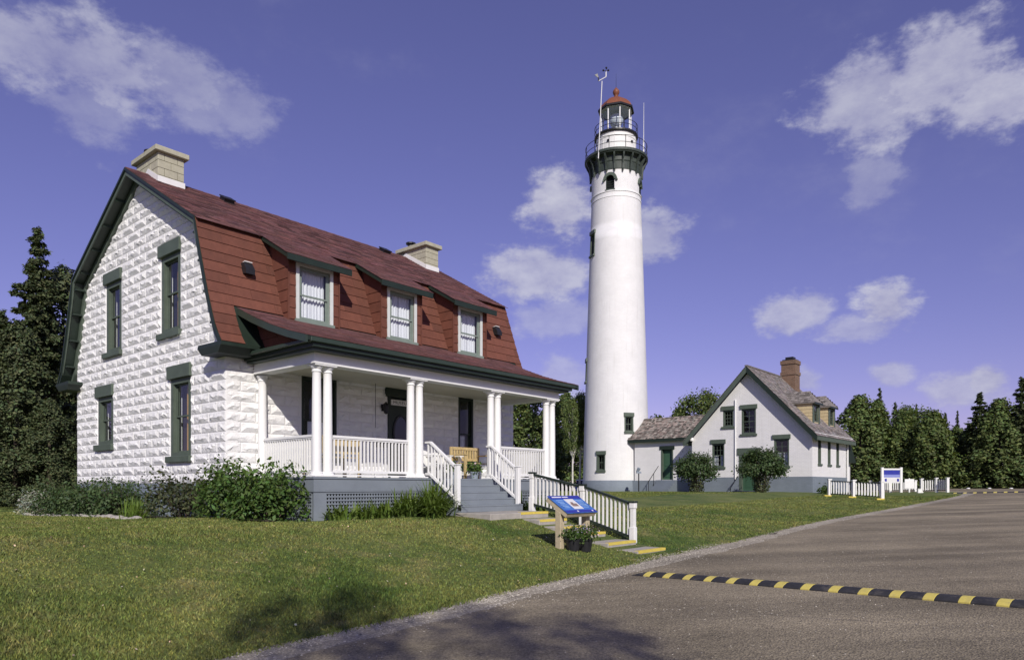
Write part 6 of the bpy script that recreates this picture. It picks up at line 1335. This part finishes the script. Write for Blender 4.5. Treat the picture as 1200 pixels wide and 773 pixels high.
# clipped shrubs before the keeper house
def round_shrub(label, X, Y, h, r, seed):
    z = ground_z(X, Y); t = thing('round_shrub', label, 'shrub', (X, Y, z - .03), group='two round shrubs before the keeper house'); rr = random.Random(seed); g = G(); pts = []; out = []; pl = []; ol = []
    for k in range(9): a = rr.uniform(0, 6.28); g.tube((.12 * math.cos(a), .12 * math.sin(a), 0), (rr.uniform(.2, .6) * r * math.cos(a), rr.uniform(.2, .6) * r * math.sin(a), h * rr.uniform(.5, .8)), .03, .012, n=5, caps=False)
    for c in range(46):
        a = rr.uniform(0, 6.28); el = math.asin(rr.uniform(-.35, 1)); q0 = np.array([r * .8 * math.cos(a) * math.cos(el), r * .8 * math.sin(a) * math.cos(el), h * .60 + .36 * h * math.sin(el)]) * np.array([rr.uniform(.7, 1.12)] * 2 + [1])
        for k in range(170): d = np.array([rr.gauss(0, 1) for _ in range(3)]) * .15 * r; pts.append(q0 + d); out.append(np.array([math.cos(a) * math.cos(el), math.sin(a) * math.cos(el), math.sin(el)]) * .8 + d / r)
    for c in range(900): a = rr.uniform(0, 6.28); zz = rr.uniform(.02, .5); rad = r * (.34 + .3 * zz) * math.sqrt(rr.random()); pl.append((rad * math.cos(a), rad * math.sin(a), zz * h)); ol.append((math.cos(a), math.sin(a), 0))
    s_ = g.build('stems', M_bark, t, fix=False); s_['kind'] = 'stuff'; leaf_cloud('crown', np.array(pts), .075, F_dark, t, (.45, 1.5), .6, .15, .5, np.array(out)); leaf_cloud('lower_foliage', np.array(pl), .07, F_mix, t, (.7, 1.5), .6, .15, .5, np.array(ol))
round_shrub('round dark shrub before the passage door side of the keeper house', 10.8, 41.8, 2.25, 1.22, 3); round_shrub("round dark shrub right of the keeper's front door", 13.85, 39.6, 2.25, 1.2, 5)
shrub('corner_plant', 'small leafy plant at the right foot of the keeper house', 'shrub', 0, 0, .5, .5, 500, .07, F_shrub, world=(17.0, 38.6))

# ------------------------------------------------------------------ far fences, signs, lamp, vehicle
def picket_run(name, label, pts, h, per, group=None, feet=False):
    t = thing(name, label, 'fence', (0, 0, 0), group=group); P = [Vector((x, y, ground_z(x, y))) for x, y in pts]
    for p in P:
        q = G().box(p.x - .07, p.x + .07, p.y - .07, p.y + .07, p.z - .1, p.z + h).build('post', M_fence, t); G().box(p.x - .09, p.x + .09, p.y - .09, p.y + .09, p.z + h, p.z + h + .05).build('post_cap', M_fence, q)
        if feet: G().box(p.x - .28, p.x + .06, p.y - .1, p.y + .1, p.z - .02, p.z + .07).build('yellow_foot', M_yellow, q)
    for a, b in zip(P[:-1], P[1:]):
        for zz, m_ in ((h - .06, M_dgreen), (.14, M_dgreen)): g = G(); g.bar(a + Vector((0, 0, zz)), b + Vector((0, 0, zz)), .05, .05); g.build('rail', m_, t)
        n = int((b - a).length / per)
        for i in range(n): c = a + (b - a) * ((i + .7) / (n + .4)); G().box(c.x - .028, c.x + .028, c.y - .028, c.y + .028, c.z + .15, c.z + h - .07).build('picket', M_fence, t)
picket_run('picket_fence', 'white picket fence with yellow post feet right of the keeper house', [(15.3, 34.4), (15.95, 33.3), (16.75, 32.3)], .80, .14, feet=True)
picket_run('picket_fence', 'far white picket fence behind the blue road sign', [(23.4, 46.6), (25.0, 47.2), (26.9, 47.6)], .72, .15); picket_run('picket_fence', 'short white picket fence at the tip of the lawn', [(25.6, 44.6), (26.1, 43.9), (26.3, 43.1)], .85, .14)
fs_ = thing('road_sign', 'white framed blue notice board standing by the far picket fence', 'sign', (0, 0, 0)); fy = 45.6; fz = ground_z(24.0, fy)
for x in (23.65, 24.85): G().box(x - .07, x + .07, fy - .07, fy + .07, fz - .2, fz + 1.62).build('post', M_fence, fs_)
bd = G().box(23.73, 24.77, fy - .03, fy + .03, fz + .62, fz + 1.45).build('board', MATS['sign_paper'], fs_); G().box(23.72, 24.78, fy - .05, fy + .05, fz + 1.46, fz + 1.55).build('top_rail', M_fence, fs_)
G().box(23.74, 24.76, fy - .038, fy - .031, fz + 1.16, fz + 1.44).build('blue_header', MATS['sign_navy'], bd); G().box(23.74, 24.76, fy - .036, fy - .031, fz + .98, fz + 1.16).build('blue_band', mat('sign_lilac', (.22, .25, .55), .4, .1), bd)
for x in (23.80, 24.58): G().box(x, x + .13, fy - .038, fy - .031, fz + .72, fz + .9).build('emblem', MATS['sign_navy'], bd)
wb = thing('white_marker', 'small white box marker on the grass before the far fence', 'marker', (25.2, 44.2, ground_z(25.2, 44.2))); G().box(-.09, .09, -.09, .09, 0, .24).build('box', M_white, wb); G().box(-.11, .11, -.11, .11, .24, .27).build('lid', M_white, wb)
nb_ = thing('notice_box', 'white notice panel on the right post of the far sign', 'panel', (25.55, 45.9, ground_z(25.5, 45.9))); G().box(-.30, .30, -.03, .03, .25, .85).build('panel', M_fence, nb_); G().box(-.04, .04, -.02, .05, 0, .9).build('stake', M_fence, nb_)
for i in range(11): x = 28.0 + i * 1.15; y = 53.2 - i * .55; s = thing('white_stone', 'low white painted stone in the row across the far end of the road', 'stone', (x, y, float(zroad(x)) + .0), group='white stones across the far road'); g = G(); g.lathe([(.02, -.05), (.1, -.03), (.12, .03), (.08, .07), (.02, .08)], 8, caps=False); g.build('stone_body', M_white, s, fix=False)
lp = thing('path_light', 'small dark post with lamp head beside the tower foot', 'lamp', (8.45, 47.6, ground_z(8.45, 47.6))); g = G(); g.tube((0, 0, 0), (0, 0, 1.25), .04, n=7); g.build('post', M_black, lp); g = G(); g.box(-.16, .16, -.1, .1, 1.2, 1.32); g.tube((-.1, 0, 1.3), (.02, -.1, 1.55), .09, .11, n=8); g.build('lamp_head', M_found, lp)
# blue pickup parked behind the tower, mostly hidden
M_car = mat('blue_car_paint', (.10, .20, .42), .3, .05, spec=.6); M_tyre = mat('tyre_rubber', (.02, .02, .02), .8, .1)
car = thing('parked_pickup', 'light blue pickup parked between the birches and the tower', 'pickup', (6.55, 63.0, ground_z(6.55, 63.0)), R(-12))
g = G(); g.prism([(-2.5, .45), (2.45, .45), (2.5, .75), (2.4, 1.0), (1.2, 1.08), (.9, 1.12), (-2.45, 1.12), (-2.5, .8)], -.9, .9, lambda a, b, o: (o, -a, b)); cb = g.build('body', M_car, car, bevel=.03)
g = G(); g.prism([(.95, 1.1), (.45, 1.68), (-.55, 1.70), (-.75, 1.1)], -.8, .8, lambda a, b, o: (o, -a, b)); cc_ = g.build('cab', MATS['dark_glass'], car, bevel=.02); g = G(); g.prism([(.50, 1.66), (-.60, 1.68), (-.58, 1.74), (.42, 1.73)], -.82, .82, lambda a, b, o: (o, -a, b)); g.build('cab_roof', M_white, car)
g = G(); g.box(-.85, .85, -2.56, -2.46, .50, .66); g.build('bumper', M_flash, car)
for s in (-1, 1):
    G().box(s * .68 - .14, s * .68 + .14, -2.52, -2.47, .76, .92).build('headlight', M_flash, car)
    for yy in (-1.6, 1.6): g = G(); g.tube((s * .72, yy, .36), (s * .94, yy, .36), .36, n=18); w_ = g.build('wheel', M_tyre, car); g = G(); g.tube((s * .93, yy, .36), (s * .95, yy, .36), .2, n=14); g.build('rim', M_flash, w_)

# fallen leaves and clover heads on the lawn (uncountable)
def litter():
    n = 900; y = 5 + RNG.random(n) ** 1.3 * 16; x = RNG.uniform(-.75, .45, n) * (y + 1); z, d = zlawn(x, y); lu = (x - HX) * .6478 + (y - HY) * .7618; lv = -(x - HX) * .7618 + (y - HY) * .6478
    k = (d > .1) & ~((lu > -1.2) & (lv > -2.9) & (lu < 9)); p = np.stack([x, y, z + .03], 1)[k]; o = leaf_cloud('leaf_litter', p, .014, mat('dry_leaf', (.42, .36, .24), .9, .2, 8, attr=True), None, (.5, 1.8), 3, .2, .7); o['kind'] = 'stuff'; o['label'] = 'small dry leaves and pale clover heads on the grass'
litter()
